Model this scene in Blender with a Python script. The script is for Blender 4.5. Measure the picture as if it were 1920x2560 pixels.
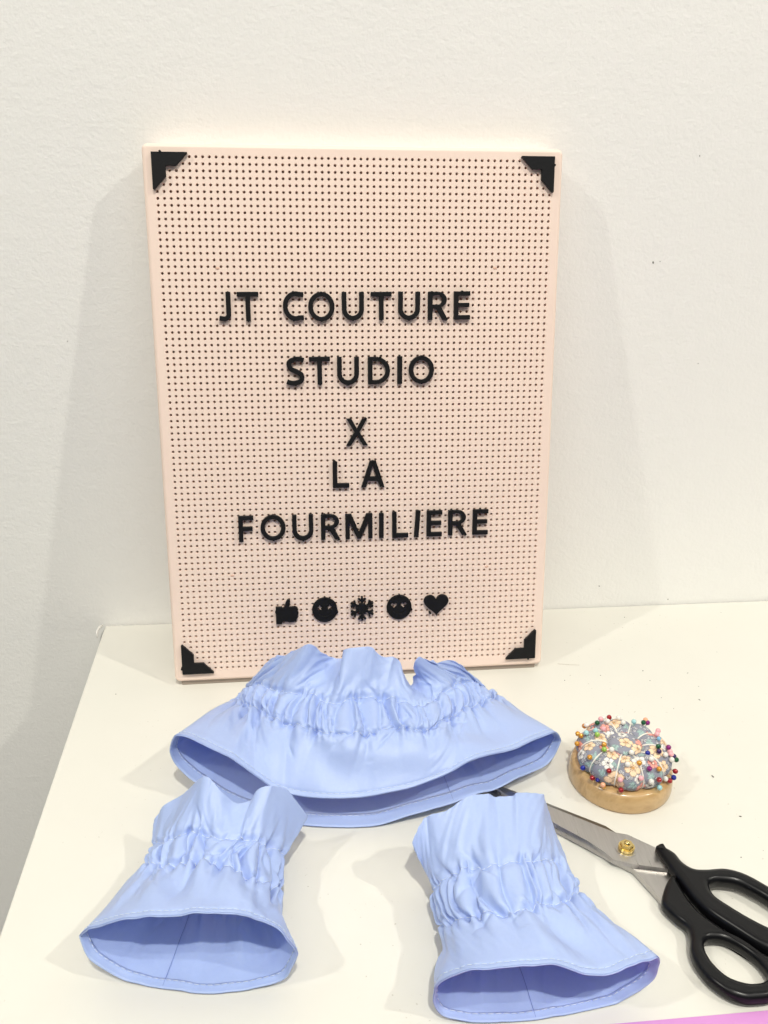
import bpy, bmesh, math, random
import numpy as np
from mathutils import Matrix, Vector

scene = bpy.context.scene
for _o in list(bpy.data.objects):
    bpy.data.objects.remove(_o)
COL = scene.collection

# ------------------------------------------------------------------ camera
CAM = {'f': 2223.852971764483, 'C': [-0.00731, -0.69953, 0.42454], 'rot': [1.142988, -0.018315, -0.103348]}
cam_data = bpy.data.cameras.new('camera')
cam = bpy.data.objects.new('camera', cam_data)
COL.objects.link(cam)
cam.location = CAM['C']
cam.rotation_euler = CAM['rot']
cam_data.sensor_fit = 'HORIZONTAL'
cam_data.sensor_width = 36.0
cam_data.lens = CAM['f'] * 36.0 / 1920.0
cam_data.clip_start = 0.01
cam_data.clip_end = 60.0
scene.camera = cam

# ------------------------------------------------------------------ world, lamps, exposure
world = bpy.data.worlds.new('World')
scene.world = world
world.use_nodes = True
bg = world.node_tree.nodes['Background']
bg.inputs[0].default_value = (0.90, 0.96, 1.0, 1)
bg.inputs[1].default_value = 0.10

def lamp(name, kind, loc, energy, color, aim=None, **kw):
    d = bpy.data.lights.new(name, kind)
    d.energy = energy
    d.color = color
    for k, v in kw.items():
        setattr(d, k, v)
    o = bpy.data.objects.new(name, d)
    COL.objects.link(o)
    o.location = loc
    if aim is not None:
        o.rotation_euler = (Vector(aim) - Vector(loc)).to_track_quat('-Z', 'Y').to_euler()
    return o

# the shop's ceiling spots (front right, front left and front) and an added broad lamp for soft fill
for loc, en in (((2.3, -1.40, 2.9), 134.0), ((-2.35, -1.25, 2.9), 118.0), ((0.10, -1.80, 2.9), 220.0)):
    lamp('ceiling_spot', 'POINT', loc, en, (1.0, 0.97, 0.865), shadow_soft_size=0.045)
lamp('fill_light', 'AREA', (0.05, -2.4, 2.9), 38.0, (1.0, 0.975, 0.91), aim=(0.05, -0.05, 0.2),
     shape='RECTANGLE', size=4.2, size_y=1.8)

scene.view_settings.view_transform = 'Standard'
scene.view_settings.look = 'None'
scene.view_settings.exposure = 0.10
scene.view_settings.gamma = 1.0
scene.view_settings.use_curve_mapping = False
scene.cycles.max_bounces = 10
scene.cycles.diffuse_bounces = 6
scene.cycles.caustics_reflective = False
scene.cycles.caustics_refractive = False

# ------------------------------------------------------------------ helpers
def tag(o, label=None, cat=None, group=None, kind=None):
    if label: o['label'] = label
    if cat: o['category'] = cat
    if group: o['group'] = group
    if kind: o['kind'] = kind
    return o

def link(name, mesh, parent=None, matrix=None):
    o = bpy.data.objects.new(name, mesh)
    COL.objects.link(o)
    if parent is not None:
        o.parent = parent
    if matrix is not None:
        o.matrix_local = matrix
    return o

def empty(name, matrix):
    o = bpy.data.objects.new(name, None)
    COL.objects.link(o)
    o.empty_display_size = 0.01
    o.matrix_world = matrix
    return o

def mesh_from(name, verts, faces, mat, smooth=False):
    me = bpy.data.meshes.new(name)
    me.from_pydata([tuple(map(float, v)) for v in verts], [], [tuple(map(int, f)) for f in faces])
    if mat is not None:
        me.materials.append(mat)
    if smooth:
        me.polygons.foreach_set('use_smooth', [True] * len(me.polygons))
    me.update()
    return me

def bm_mesh(name, bm, mat, smooth=False):
    me = bpy.data.meshes.new(name)
    bm.normal_update()
    bm.to_mesh(me)
    bm.free()
    me.materials.append(mat)
    if smooth:
        me.polygons.foreach_set('use_smooth', [True] * len(me.polygons))
    return me

def rounded_box(name, x0, x1, y0, y1, z0, z1, r, mat, seg=3):
    bm = bmesh.new()
    bmesh.ops.create_cube(bm, size=1.0)
    for v in bm.verts:
        v.co = Vector(((x0 + x1) / 2 + v.co.x * (x1 - x0), (y0 + y1) / 2 + v.co.y * (y1 - y0),
                       (z0 + z1) / 2 + v.co.z * (z1 - z0)))
    if r > 0:
        bmesh.ops.bevel(bm, geom=bm.edges[:], offset=r, segments=seg, profile=0.5, affect='EDGES')
    return bm_mesh(name, bm, mat)

def tube(points, rad, n=6, closed=False):
    """verts, faces of a tube along points (list of 3-vectors)"""
    P = np.array(points, float)
    V, F = [], []
    m = len(P)
    for i in range(m):
        a = P[(i - 1) % m] if (closed or i > 0) else P[i]
        b = P[(i + 1) % m] if (closed or i < m - 1) else P[i]
        t = b - a
        t /= (np.linalg.norm(t) + 1e-12)
        up = np.array([0, 0, 1.0]) if abs(t[2]) < 0.9 else np.array([1.0, 0, 0])
        s = np.cross(t, up); s /= np.linalg.norm(s)
        w = np.cross(s, t)
        r = rad[i] if hasattr(rad, '__len__') else rad
        for k in range(n):
            ang = 2 * math.pi * k / n
            V.append(P[i] + r * (math.cos(ang) * s + math.sin(ang) * w))
    for i in range(m if closed else m - 1):
        j = (i + 1) % m
        for k in range(n):
            k2 = (k + 1) % n
            F.append((i * n + k, i * n + k2, j * n + k2, j * n + k))
    if not closed:
        F.append(tuple(range(n))[::-1])
        F.append(tuple((m - 1) * n + k for k in range(n)))
    return V, F

def curve_mesh(name, loops, half, bevel, mat, res=2, smooth=False):
    """flat outline(s) with holes, thickened by +-half and rounded by bevel"""
    cu = bpy.data.curves.new(name, 'CURVE')
    cu.dimensions = '2D'
    cu.fill_mode = 'BOTH'
    for lp in loops:
        sp = cu.splines.new('POLY')
        sp.points.add(len(lp) - 1)
        for p, q in zip(sp.points, lp):
            p.co = (q[0], q[1], 0, 1)
        sp.use_cyclic_u = True
    cu.extrude = half - bevel
    cu.bevel_depth = bevel
    cu.bevel_resolution = res
    cu.offset = -bevel
    tmp = bpy.data.objects.new('tmp', cu)
    COL.objects.link(tmp)
    dg = bpy.context.evaluated_depsgraph_get()
    dg.update()
    me = bpy.data.meshes.new_from_object(tmp.evaluated_get(dg))
    bpy.data.objects.remove(tmp)
    bpy.data.curves.remove(cu)
    me.name = name
    me.materials.clear()
    me.materials.append(mat)
    me.polygons.foreach_set('use_smooth', [smooth] * len(me.polygons))
    return me

# ------------------------------------------------------------------ materials
def material(name, color, rough=0.5, metallic=0.0, **kw):
    m = bpy.data.materials.new(name)
    m.use_nodes = True
    b = m.node_tree.nodes['Principled BSDF']
    b.inputs['Base Color'].default_value = (*color, 1)
    b.inputs['Roughness'].default_value = rough
    b.inputs['Metallic'].default_value = metallic
    for k, v in kw.items():
        b.inputs[k].default_value = v
    return m

def nodes(m):
    nt = m.node_tree
    return nt, nt.nodes['Principled BSDF']

def add_noise(nt, scale, detail=4.0, rough=0.55, vec=None, coord='Object'):
    tc = nt.nodes.new('ShaderNodeTexCoord')
    n = nt.nodes.new('ShaderNodeTexNoise')
    n.inputs['Scale'].default_value = scale
    n.inputs['Detail'].default_value = detail
    n.inputs['Roughness'].default_value = rough
    if vec is not None:
        mp = nt.nodes.new('ShaderNodeMapping')
        mp.inputs['Scale'].default_value = vec
        nt.links.new(tc.outputs[coord], mp.inputs['Vector'])
        nt.links.new(mp.outputs['Vector'], n.inputs['Vector'])
    else:
        nt.links.new(tc.outputs[coord], n.inputs['Vector'])
    return n

def ramp(nt, src, stops):
    r = nt.nodes.new('ShaderNodeValToRGB')
    el = r.color_ramp.elements
    while len(el) < len(stops):
        el.new(0.5)
    for e, (p, c) in zip(el, stops):
        e.position = p
        e.color = (*c, 1)
    nt.links.new(src, r.inputs['Fac'])
    return r

def add_bump(nt, b, src, strength, dist):
    bp = nt.nodes.new('ShaderNodeBump')
    bp.inputs['Strength'].default_value = strength
    bp.inputs['Distance'].default_value = dist
    nt.links.new(src, bp.inputs['Height'])
    prev = b.inputs['Normal'].links
    if prev:
        nt.links.new(prev[0].from_socket, bp.inputs['Normal'])
    nt.links.new(bp.outputs['Normal'], b.inputs['Normal'])

M = {}
# painted plaster wall: roller texture
m = M['wall'] = material('wall_paint', (0.80, 0.78, 0.735), 0.75)
nt, b = nodes(m)
n1 = add_noise(nt, 330, 3, 0.6)
add_bump(nt, b, n1.outputs['Fac'], 0.34, 0.0010)
n2 = add_noise(nt, 70, 3, 0.6, vec=(1, 1, 1.4))
add_bump(nt, b, n2.outputs['Fac'], 0.26, 0.0014)
n3 = add_noise(nt, 2.2, 3, 0.5)
r = ramp(nt, n3.outputs['Fac'], [(0.3, (0.85, 0.845, 0.82)), (0.7, (0.875, 0.865, 0.84))])
nt.links.new(r.outputs['Color'], b.inputs['Base Color'])
# white laminate table with faint smudges and grey dust flecks
m = M['table'] = material('table_laminate', (0.82, 0.80, 0.74), 0.33)
b = nodes(m)[1]; nt = m.node_tree
b.inputs['Specular IOR Level'].default_value = 0.35
n1 = add_noise(nt, 9, 4, 0.6)
r1 = ramp(nt, n1.outputs['Fac'], [(0.35, (0.715, 0.70, 0.645)), (0.7, (0.695, 0.68, 0.625))])
n2 = add_noise(nt, 330, 2, 0.5)
r2 = ramp(nt, n2.outputs['Fac'], [(0.0, (0.62, 0.6, 0.56)), (0.265, (0.72, 0.7, 0.66)), (0.30, (1, 1, 1))])
n5 = add_noise(nt, 11, 2, 0.5)
r5 = ramp(nt, n5.outputs['Fac'], [(0.5, (0, 0, 0)), (0.62, (1, 1, 1))])
mx = nt.nodes.new('ShaderNodeMix'); mx.data_type = 'RGBA'; mx.blend_type = 'MULTIPLY'
nt.links.new(r5.outputs['Color'], mx.inputs[0])
nt.links.new(r1.outputs['Color'], mx.inputs[6])
nt.links.new(r2.outputs['Color'], mx.inputs[7])
nt.links.new(mx.outputs[2], b.inputs['Base Color'])
n3 = add_noise(nt, 25, 4, 0.6)
r3 = ramp(nt, n3.outputs['Fac'], [(0.3, (0.28,) * 3), (0.75, (0.42,) * 3)])
nt.links.new(r3.outputs['Color'], b.inputs['Roughness'])
# pink moulded plastic of the board
m = M['pink'] = material('pink_plastic', (0.83, 0.60, 0.485), 0.45)
nt, b = nodes(m)
b.inputs['Subsurface Weight'].default_value = 0.0
n1 = add_noise(nt, 6, 2, 0.5)
r = ramp(nt, n1.outputs['Fac'], [(0.3, (0.865, 0.69, 0.595)), (0.7, (0.88, 0.71, 0.615))])
nt.links.new(r.outputs['Color'], b.inputs['Base Color'])
n2 = add_noise(nt, 1500, 2, 0.5)
add_bump(nt, b, n2.outputs['Fac'], 0.12, 0.0004)
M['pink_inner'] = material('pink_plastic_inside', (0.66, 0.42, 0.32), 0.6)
m = M['black'] = material('black_plastic', (0.008, 0.008, 0.009), 0.5)
nt, b = nodes(m)
b.inputs['Specular IOR Level'].default_value = 0.22
n2 = add_noise(nt, 900, 3, 0.6)
add_bump(nt, b, n2.outputs['Fac'], 0.25, 0.0004)
# light blue cotton poplin
m = M['cloth'] = material('blue_poplin', (0.46, 0.585, 0.92), 0.40)
nt, b = nodes(m)
b.inputs['Sheen Weight'].default_value = 0.15
b.inputs['Sheen Roughness'].default_value = 0.4
b.inputs['Specular IOR Level'].default_value = 0.5
n1 = add_noise(nt, 160, 3, 0.6)
add_bump(nt, b, n1.outputs['Fac'], 0.25, 0.0006)
n6 = add_noise(nt, 42, 2, 0.55)
add_bump(nt, b, n6.outputs['Fac'], 0.35, 0.0030)
uvn = nt.nodes.new('ShaderNodeUVMap')
wv = []
for ax in ('X', 'Y'):
    w = nt.nodes.new('ShaderNodeTexWave')
    w.wave_type = 'BANDS'; w.bands_direction = ax
    w.inputs['Scale'].default_value = 620
    w.inputs['Distortion'].default_value = 1.5
    nt.links.new(uvn.outputs['UV'], w.inputs['Vector'])
    wv.append(w)
ma = nt.nodes.new('ShaderNodeMath'); ma.operation = 'ADD'
nt.links.new(wv[0].outputs['Fac'], ma.inputs[0]); nt.links.new(wv[1].outputs['Fac'], ma.inputs[1])
add_bump(nt, b, ma.outputs[0], 0.12, 0.00025)
n4 = add_noise(nt, 500, 3, 0.65)
r = ramp(nt, n4.outputs['Fac'], [(0.3, (0.455, 0.58, 0.89)), (0.7, (0.48, 0.60, 0.905))])
nt.links.new(r.outputs['Color'], b.inputs['Base Color'])
tr = nt.nodes.new('ShaderNodeBsdfTranslucent'); tr.inputs['Color'].default_value = (0.04, 0.14, 0.86, 1)
ms = nt.nodes.new('ShaderNodeMixShader'); ms.inputs[0].default_value = 0.17
nt.links.new(b.outputs[0], ms.inputs[1]); nt.links.new(tr.outputs[0], ms.inputs[2])
nt.links.new(ms.outputs[0], nt.nodes['Material Output'].inputs['Surface'])
M['thread'] = material('pale_thread', (0.66, 0.74, 0.90), 0.6)
M['seam'] = material('dark_seam_thread', (0.20, 0.27, 0.58), 0.7)
# steel, brass, wood
m = M['steel'] = material('brushed_steel', (0.52, 0.50, 0.48), 0.27, 1.0)
nt, b = nodes(m)
n1 = add_noise(nt, 900, 3, 0.6, vec=(1, 1, 1))
add_bump(nt, b, n1.outputs['Fac'], 0.05, 0.0002)
tc = nt.nodes.new('ShaderNodeTexCoord'); mp = nt.nodes.new('ShaderNodeMapping')
mp.inputs['Rotation'].default_value = (0, 0, math.radians(43)); mp.inputs['Scale'].default_value = (900, 60, 100)
ns_ = nt.nodes.new('ShaderNodeTexNoise'); ns_.inputs['Scale'].default_value = 1.0; ns_.inputs['Detail'].default_value = 3
nt.links.new(tc.outputs['Object'], mp.inputs['Vector']); nt.links.new(mp.outputs['Vector'], ns_.inputs['Vector'])
r = ramp(nt, ns_.outputs['Fac'], [(0.3, (0.49, 0.47, 0.45)), (0.7, (0.55, 0.53, 0.51))])
nt.links.new(r.outputs['Color'], b.inputs['Base Color'])
r = ramp(nt, ns_.outputs['Fac'], [(0.3, (0.27,) * 3), (0.7, (0.33,) * 3)])
nt.links.new(r.outputs['Color'], b.inputs['Roughness'])
m = M['steel_dark'] = material('steel_dark_reflection', (0.17, 0.16, 0.155), 0.38, 0.9)  # the bevel's dark reflection is put into this steel colour
M['brass'] = material('brass', (0.72, 0.56, 0.24), 0.25, 1.0)
m = M['wood'] = material('varnished_beech', (0.55, 0.36, 0.17), 0.32)
nt, b = nodes(m)
n1 = add_noise(nt, 60, 5, 0.6, vec=(0.25, 2.4, 1.0))
r = ramp(nt, n1.outputs['Fac'], [(0.28, (0.40, 0.235, 0.09)), (0.5, (0.60, 0.40, 0.19)), (0.62, (0.50, 0.315, 0.135)), (0.75, (0.58, 0.385, 0.18))])
nt.links.new(r.outputs['Color'], b.inputs['Base Color'])
b.inputs['Coat Weight'].default_value = 0.5
b.inputs['Coat Roughness'].default_value = 0.12
M['string'] = material('white_cord', (0.80, 0.77, 0.70), 0.8)
M['pin_steel'] = material('pin_steel', (0.7, 0.7, 0.7), 0.25, 1.0)
M['dirt'] = material('dark_speck', (0.12, 0.11, 0.10), 0.9)
M['sealant'] = material('white_sealant', (0.78, 0.76, 0.72), 0.5)
M['handle'] = material('black_handle_plastic', (0.004, 0.004, 0.005), 0.30, **{'Specular IOR Level': 0.3})
M['taupe'] = material('taupe_rail_shade', (0.36, 0.30, 0.25), 0.6)  # bottom rail's shade under the lip put into the colour; hair shares it
M['mauve'] = material('mauve_sheet', (0.62, 0.27, 0.60), 0.5)
M['floor'] = material('grey_floor', (0.30, 0.29, 0.28), 0.5)
m = M['print'] = material('floral_cotton', (0.2, 0.2, 0.25), 0.8)
nt, b = nodes(m)
at = nt.nodes.new('ShaderNodeVertexColor'); at.layer_name = 'print'
nt.links.new(at.outputs['Color'], b.inputs['Base Color'])
n1 = add_noise(nt, 1400, 2, 0.6)
add_bump(nt, b, n1.outputs['Fac'], 0.3, 0.0004)

# ------------------------------------------------------------------ the setting
def sheet(name, corners, mat):
    return mesh_from(name, corners, [(0, 1, 2, 3)], mat)

wall = tag(link('wall', rounded_box('wall', -1.6, 2.2, 0.0, 0.12, -0.74, 2.3, 0, M['wall'])), kind='structure')
floor = tag(link('floor', rounded_box('floor', -1.6, 2.2, -2.6, 0.12, -0.80, -0.745, 0, M['floor'])), kind='structure')

# ---- measured places: millimetres (board pieces in the board's own frame)
BOARD = {'O': [0.04516, -0.09591, 0.0152], 'th': 0.1865071196266336, 'psi': 0.007841213441607632}
LETTERS = [['J', -97.2, 280.43, 8.46, 20.83], ['T', -80.75, 280.48, 15.31, 20.63], ['C', -48.11, 280.54, 15.22, 21.12], ['O', -27.79, 280.13, 19.32, 21.07], ['U', -4.72, 280.36, 16.11, 20.49], ['T', 16.17, 280.46, 15.68, 20.17], ['U', 36.79, 280.38, 16.34, 20.5], ['R', 58.38, 280.35, 15.08, 20.44], ['E', 76.39, 280.54, 12.14, 20.5], ['S', -47.82, 233.74, 13.2, 21.06], ['T', -29.92, 233.86, 15.31, 20.44], ['U', -8.85, 233.47, 15.96, 20.78], ['D', 14.29, 233.46, 16.63, 20.32], ['I', 29.93, 233.61, 3.87, 20.51], ['O', 46.29, 233.69, 19.17, 20.83], ['X', -2.68, 187.52, 16.68, 20.67], ['L', -15.22, 154.99, 12.6, 20.39], ['A', 9.26, 154.94, 18.07, 20.76], ['F', -88.6, 114.46, 11.51, 20.32], ['O', -68.11, 114.66, 19.13, 20.37], ['U', -45.27, 114.06, 16.46, 20.74], ['R', -23.74, 113.88, 15.31, 20.37], ['M', -1.83, 113.76, 21.41, 20.15], ['I', 15.68, 113.71, 3.59, 20.06], ['L', 30.5, 113.97, 12.55, 20.69], ['I', 43.93, 114.2, 3.62, 21.47], ['E', 57.49, 114.14, 11.64, 20.78], ['R', 76.08, 114.22, 14.78, 20.39], ['E', 94.19, 114.16, 12.95, 20.3]]
ICONS = [['thumb', -59.25, 46.01, 17.84, 20.08], ['star_face', -29.59, 45.95, 19.97, 20.94], ['snow', 0.03, 45.86, 18.6, 20.81], ['heart_face', 29.83, 45.65, 19.94, 20.91], ['heart', 59.73, 46.07, 20.13, 17.79]]
CORNERS = [[-142.85, 384.46], [142.54, 385.02], [-142.97, -3.04], [142.86, -3.4]]
BOARD_MARKS = [[-101.34, 307.11], [101.17, 307.16], [-100.74, 76.52], [100.68, 76.29]]
PIVOT = [193.3, -301.2]
HOLE1 = [[230.9, -336.7], [233.4, -334.6], [239.5, -334.0], [248.7, -336.7], [257.2, -344.8], [260.8, -349.7], [251.2, -368.1], [244.5, -361.8], [237.4, -353.6], [230.7, -344.1]]
HOLE2 = [[211.3, -374.5], [212.9, -371.9], [217.1, -370.1], [224.4, -371.3], [231.3, -377.4], [236.5, -386.3], [237.8, -394.7], [235.8, -397.0], [230.2, -398.7], [223.1, -397.9], [215.8, -393.7], [211.7, -386.2], [210.6, -379.3]]
WALL_SPECKS = [(-0.1768, 0.2555, 0.0006), (0.2824, 0.3155, 0.0012), (0.2879, 0.3163, 0.0006), (0.3338, 0.233, 0.0006), (0.3073, 0.3946, 0.0007), (0.2741, 0.0221, 0.0009), (0.3433, 0.0051, 0.0008)]
TABLE_SPECKS = [(0.2098, -0.1141, 0.000675, 1), (0.2416, -0.1094, 0.0006000000000000001, 1.3), (0.2939, -0.0211, 0.000675, 1), (0.2792, -0.1057, 0.000825, 1.4), (0.28, -0.1197, 0.0006000000000000001, 1.2), (0.3155, -0.1117, 0.000675, 1.4), (0.3167, -0.1307, 0.00045, 1.5), (0.3098, -0.148, 0.00075, 2.2), (0.2803, -0.1431, 0.000525, 1), (0.2845, -0.1574, 0.00045, 1), (0.3875, -0.0195, 0.000525, 1), (0.3541, -0.0832, 0.00045, 1), (0.2811, -0.2346, 0.000825, 2.5), (0.2825, -0.2738, 0.00075, 2), (0.2664, -0.3078, 0.000525, 1.4), (0.241, -0.2767, 0.00030000000000000003, 1), (0.2831, -0.3037, 0.000375, 1), (-0.1498, -0.1045, 0.000675, 1)]
GARM = {
 'left_hem': [[-124.8, -354.2, 27.0], [-111.5, -358.7, 40.0], [-87.0, -365.1, 50.0], [-59.4, -368.5, 54.0], [-40.7, -369.2, 52.0], [-26.8, -369.3, 46.0], [-16.5, -372.5, 38.0], [-9.8, -373.6, 25.0], [-16.3, -373.4, 10.0], [-25.3, -373.2, 3.0], [-47.9, -374.4, 0.0], [-62.5, -373.6, 0.0], [-81.4, -369.2, 0.0], [-104.1, -363.1, 4.0], [-119.2, -359.3, 13.0]],
 'left_low': [[-100.9, -298.0, 16.0], [-92.7, -307.5, 28.0], [-80.2, -318.7, 37.0], [-64.8, -323.4, 44.0], [-47.9, -330.5, 45.0], [-34.7, -334.4, 41.0], [-23.8, -333.0, 30.0], [-19.0, -322.7, 17.0]],
 'left_up': [[-97.6, -284.9, 18.0], [-90.0, -294.4, 29.0], [-82.2, -299.7, 38.0], [-72.0, -302.1, 43.0], [-59.6, -308.4, 46.0], [-43.6, -311.9, 46.0], [-31.1, -311.7, 42.0], [-22.9, -307.5, 32.0], [-17.3, -301.4, 18.0]],
 'left_frill': [[-97.4, -272.4, 26.0], [-91.0, -271.7, 36.0], [-77.8, -273.3, 46.0], [-63.0, -281.8, 66.0], [-53.8, -287.7, 60.0], [-46.5, -288.9, 52.0], [-40.5, -289.4, 52.0], [-29.8, -287.3, 60.0], [-16.8, -282.5, 54.0], [-11.4, -282.1, 46.0], [-3.3, -281.4, 30.0]],
 'right_hem': [[55.6, -400.2, 26.0], [59.7, -402.4, 36.0], [73.3, -407.0, 46.0], [89.6, -410.6, 52.0], [102.3, -411.7, 53.0], [115.4, -412.8, 51.0], [133.0, -414.8, 46.0], [150.2, -411.4, 46.0], [167.2, -404.1, 42.0], [172.2, -400.1, 32.0], [170.9, -398.0, 15.0], [158.0, -398.5, 3.0], [138.3, -401.1, 0.0], [113.9, -403.8, 0.0], [90.7, -403.7, 0.0], [75.1, -402.5, 1.0], [62.5, -400.1, 4.0], [56.9, -398.4, 13.0]],
 'right_low': [[66.0, -353.1, 12.0], [68.0, -356.0, 22.0], [73.5, -366.1, 33.0], [86.2, -371.4, 43.0], [100.4, -374.4, 47.0], [108.1, -374.0, 47.0], [116.9, -369.8, 46.0], [131.0, -363.9, 38.0], [144.7, -349.3, 26.0], [150.9, -339.5, 16.0]],
 'right_up': [[65.9, -329.9, 15.0], [66.6, -338.1, 28.0], [75.5, -342.0, 40.0], [86.0, -342.9, 46.0], [96.7, -347.1, 50.0], [111.0, -345.8, 50.0], [123.2, -342.2, 47.0], [135.3, -335.2, 37.0], [144.5, -332.7, 26.0], [149.9, -329.0, 16.0]],
 'right_frill': [[55.2, -318.6, 40.0], [63.7, -310.8, 52.0], [75.4, -311.1, 56.0], [89.0, -306.7, 62.0], [99.1, -304.3, 60.0], [116.2, -304.3, 58.0], [118.3, -304.0, 60.0], [133.9, -299.8, 54.0], [140.6, -293.2, 42.0], [146.0, -312.5, 22.0]],
 'collar_hem': [[-93.3, -220.7, 36.2], [-90.5, -222.5, 47.4], [-86.3, -225.1, 53.6], [-74.5, -232.0, 53.9], [-61.5, -238.7, 50.0], [-47.8, -245.0, 45.6], [-36.1, -249.5, 37.8], [-25.3, -253.2, 30.4], [-12.6, -256.7, 26.0], [6.1, -260.5, 24.7], [30.0, -262.8, 25.7], [47.2, -262.8, 28.2], [64.6, -261.3, 30.5], [85.9, -257.4, 36.5], [105.2, -251.9, 41.6], [134.9, -240.0, 40.2], [159.7, -226.7, 39.2], [168.1, -221.5, 36.3], [174.8, -217.1, 24.8], [168.4, -221.3, 14.5], [159.7, -226.7, 9.6], [137.6, -238.7, 10.4], [122.2, -245.6, 9.5], [107.2, -251.3, 11.1], [72.6, -260.1, 8.1], [51.2, -262.6, 3.0], [30.2, -262.9, 0.4], [14.5, -261.6, 0.0], [-3.7, -258.7, 0.0], [-28.9, -252.0, 1.6], [-55.1, -241.8, 7.8], [-76.2, -231.0, 17.9], [-83.3, -226.9, 21.7], [-90.3, -222.6, 27.5]],
 'collar_low': [[-54.1, -139.9, 18.0], [-46.2, -168.9, 34.0], [-34.6, -192.9, 46.0], [-25.1, -207.1, 50.0], [-13.4, -218.6, 52.0], [-2.8, -224.2, 53.0], [13.6, -232.4, 54.0], [26.5, -236.7, 55.0], [40.9, -233.7, 55.0], [61.6, -231.8, 55.0], [76.6, -233.2, 54.0], [87.1, -224.3, 52.0], [98.5, -212.5, 49.0], [115.1, -196.7, 43.0], [135.4, -173.8, 32.0], [144.1, -152.8, 18.0]],
 'collar_up': [[-48.5, -130.1, 18.0], [-40.9, -151.6, 36.0], [-32.4, -165.5, 46.0], [-24.3, -183.7, 54.0], [-12.1, -192.5, 58.0], [2.5, -198.8, 60.0], [15.7, -210.3, 60.0], [26.7, -207.3, 61.0], [41.5, -206.2, 61.0], [43.4, -206.3, 61.0], [55.3, -206.6, 60.0], [68.6, -211.7, 58.0], [81.2, -207.8, 56.0], [95.7, -194.3, 55.0], [108.1, -180.3, 50.0], [123.4, -165.7, 40.0], [135.6, -160.6, 26.0], [141.2, -149.8, 16.0]],
 'collar_frill': [[-40.6, -138.9, 30.0], [-32.6, -149.3, 50.0], [-24.3, -155.6, 62.0], [-10.6, -166.5, 72.0], [0.7, -179.1, 88.0], [9.9, -178.5, 80.0], [18.7, -170.9, 70.0], [26.9, -176.6, 74.0], [26.8, -184.7, 86.0], [42.9, -186.2, 88.0], [43.9, -187.3, 88.0], [51.4, -187.4, 80.0], [62.1, -184.7, 76.0], [66.9, -187.2, 64.0], [72.7, -179.1, 50.0], [73.2, -187.9, 72.0], [75.7, -188.4, 80.0], [86.0, -184.7, 72.0], [102.4, -174.6, 66.0], [111.8, -169.1, 56.0], [125.4, -161.3, 38.0]],
}
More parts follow.
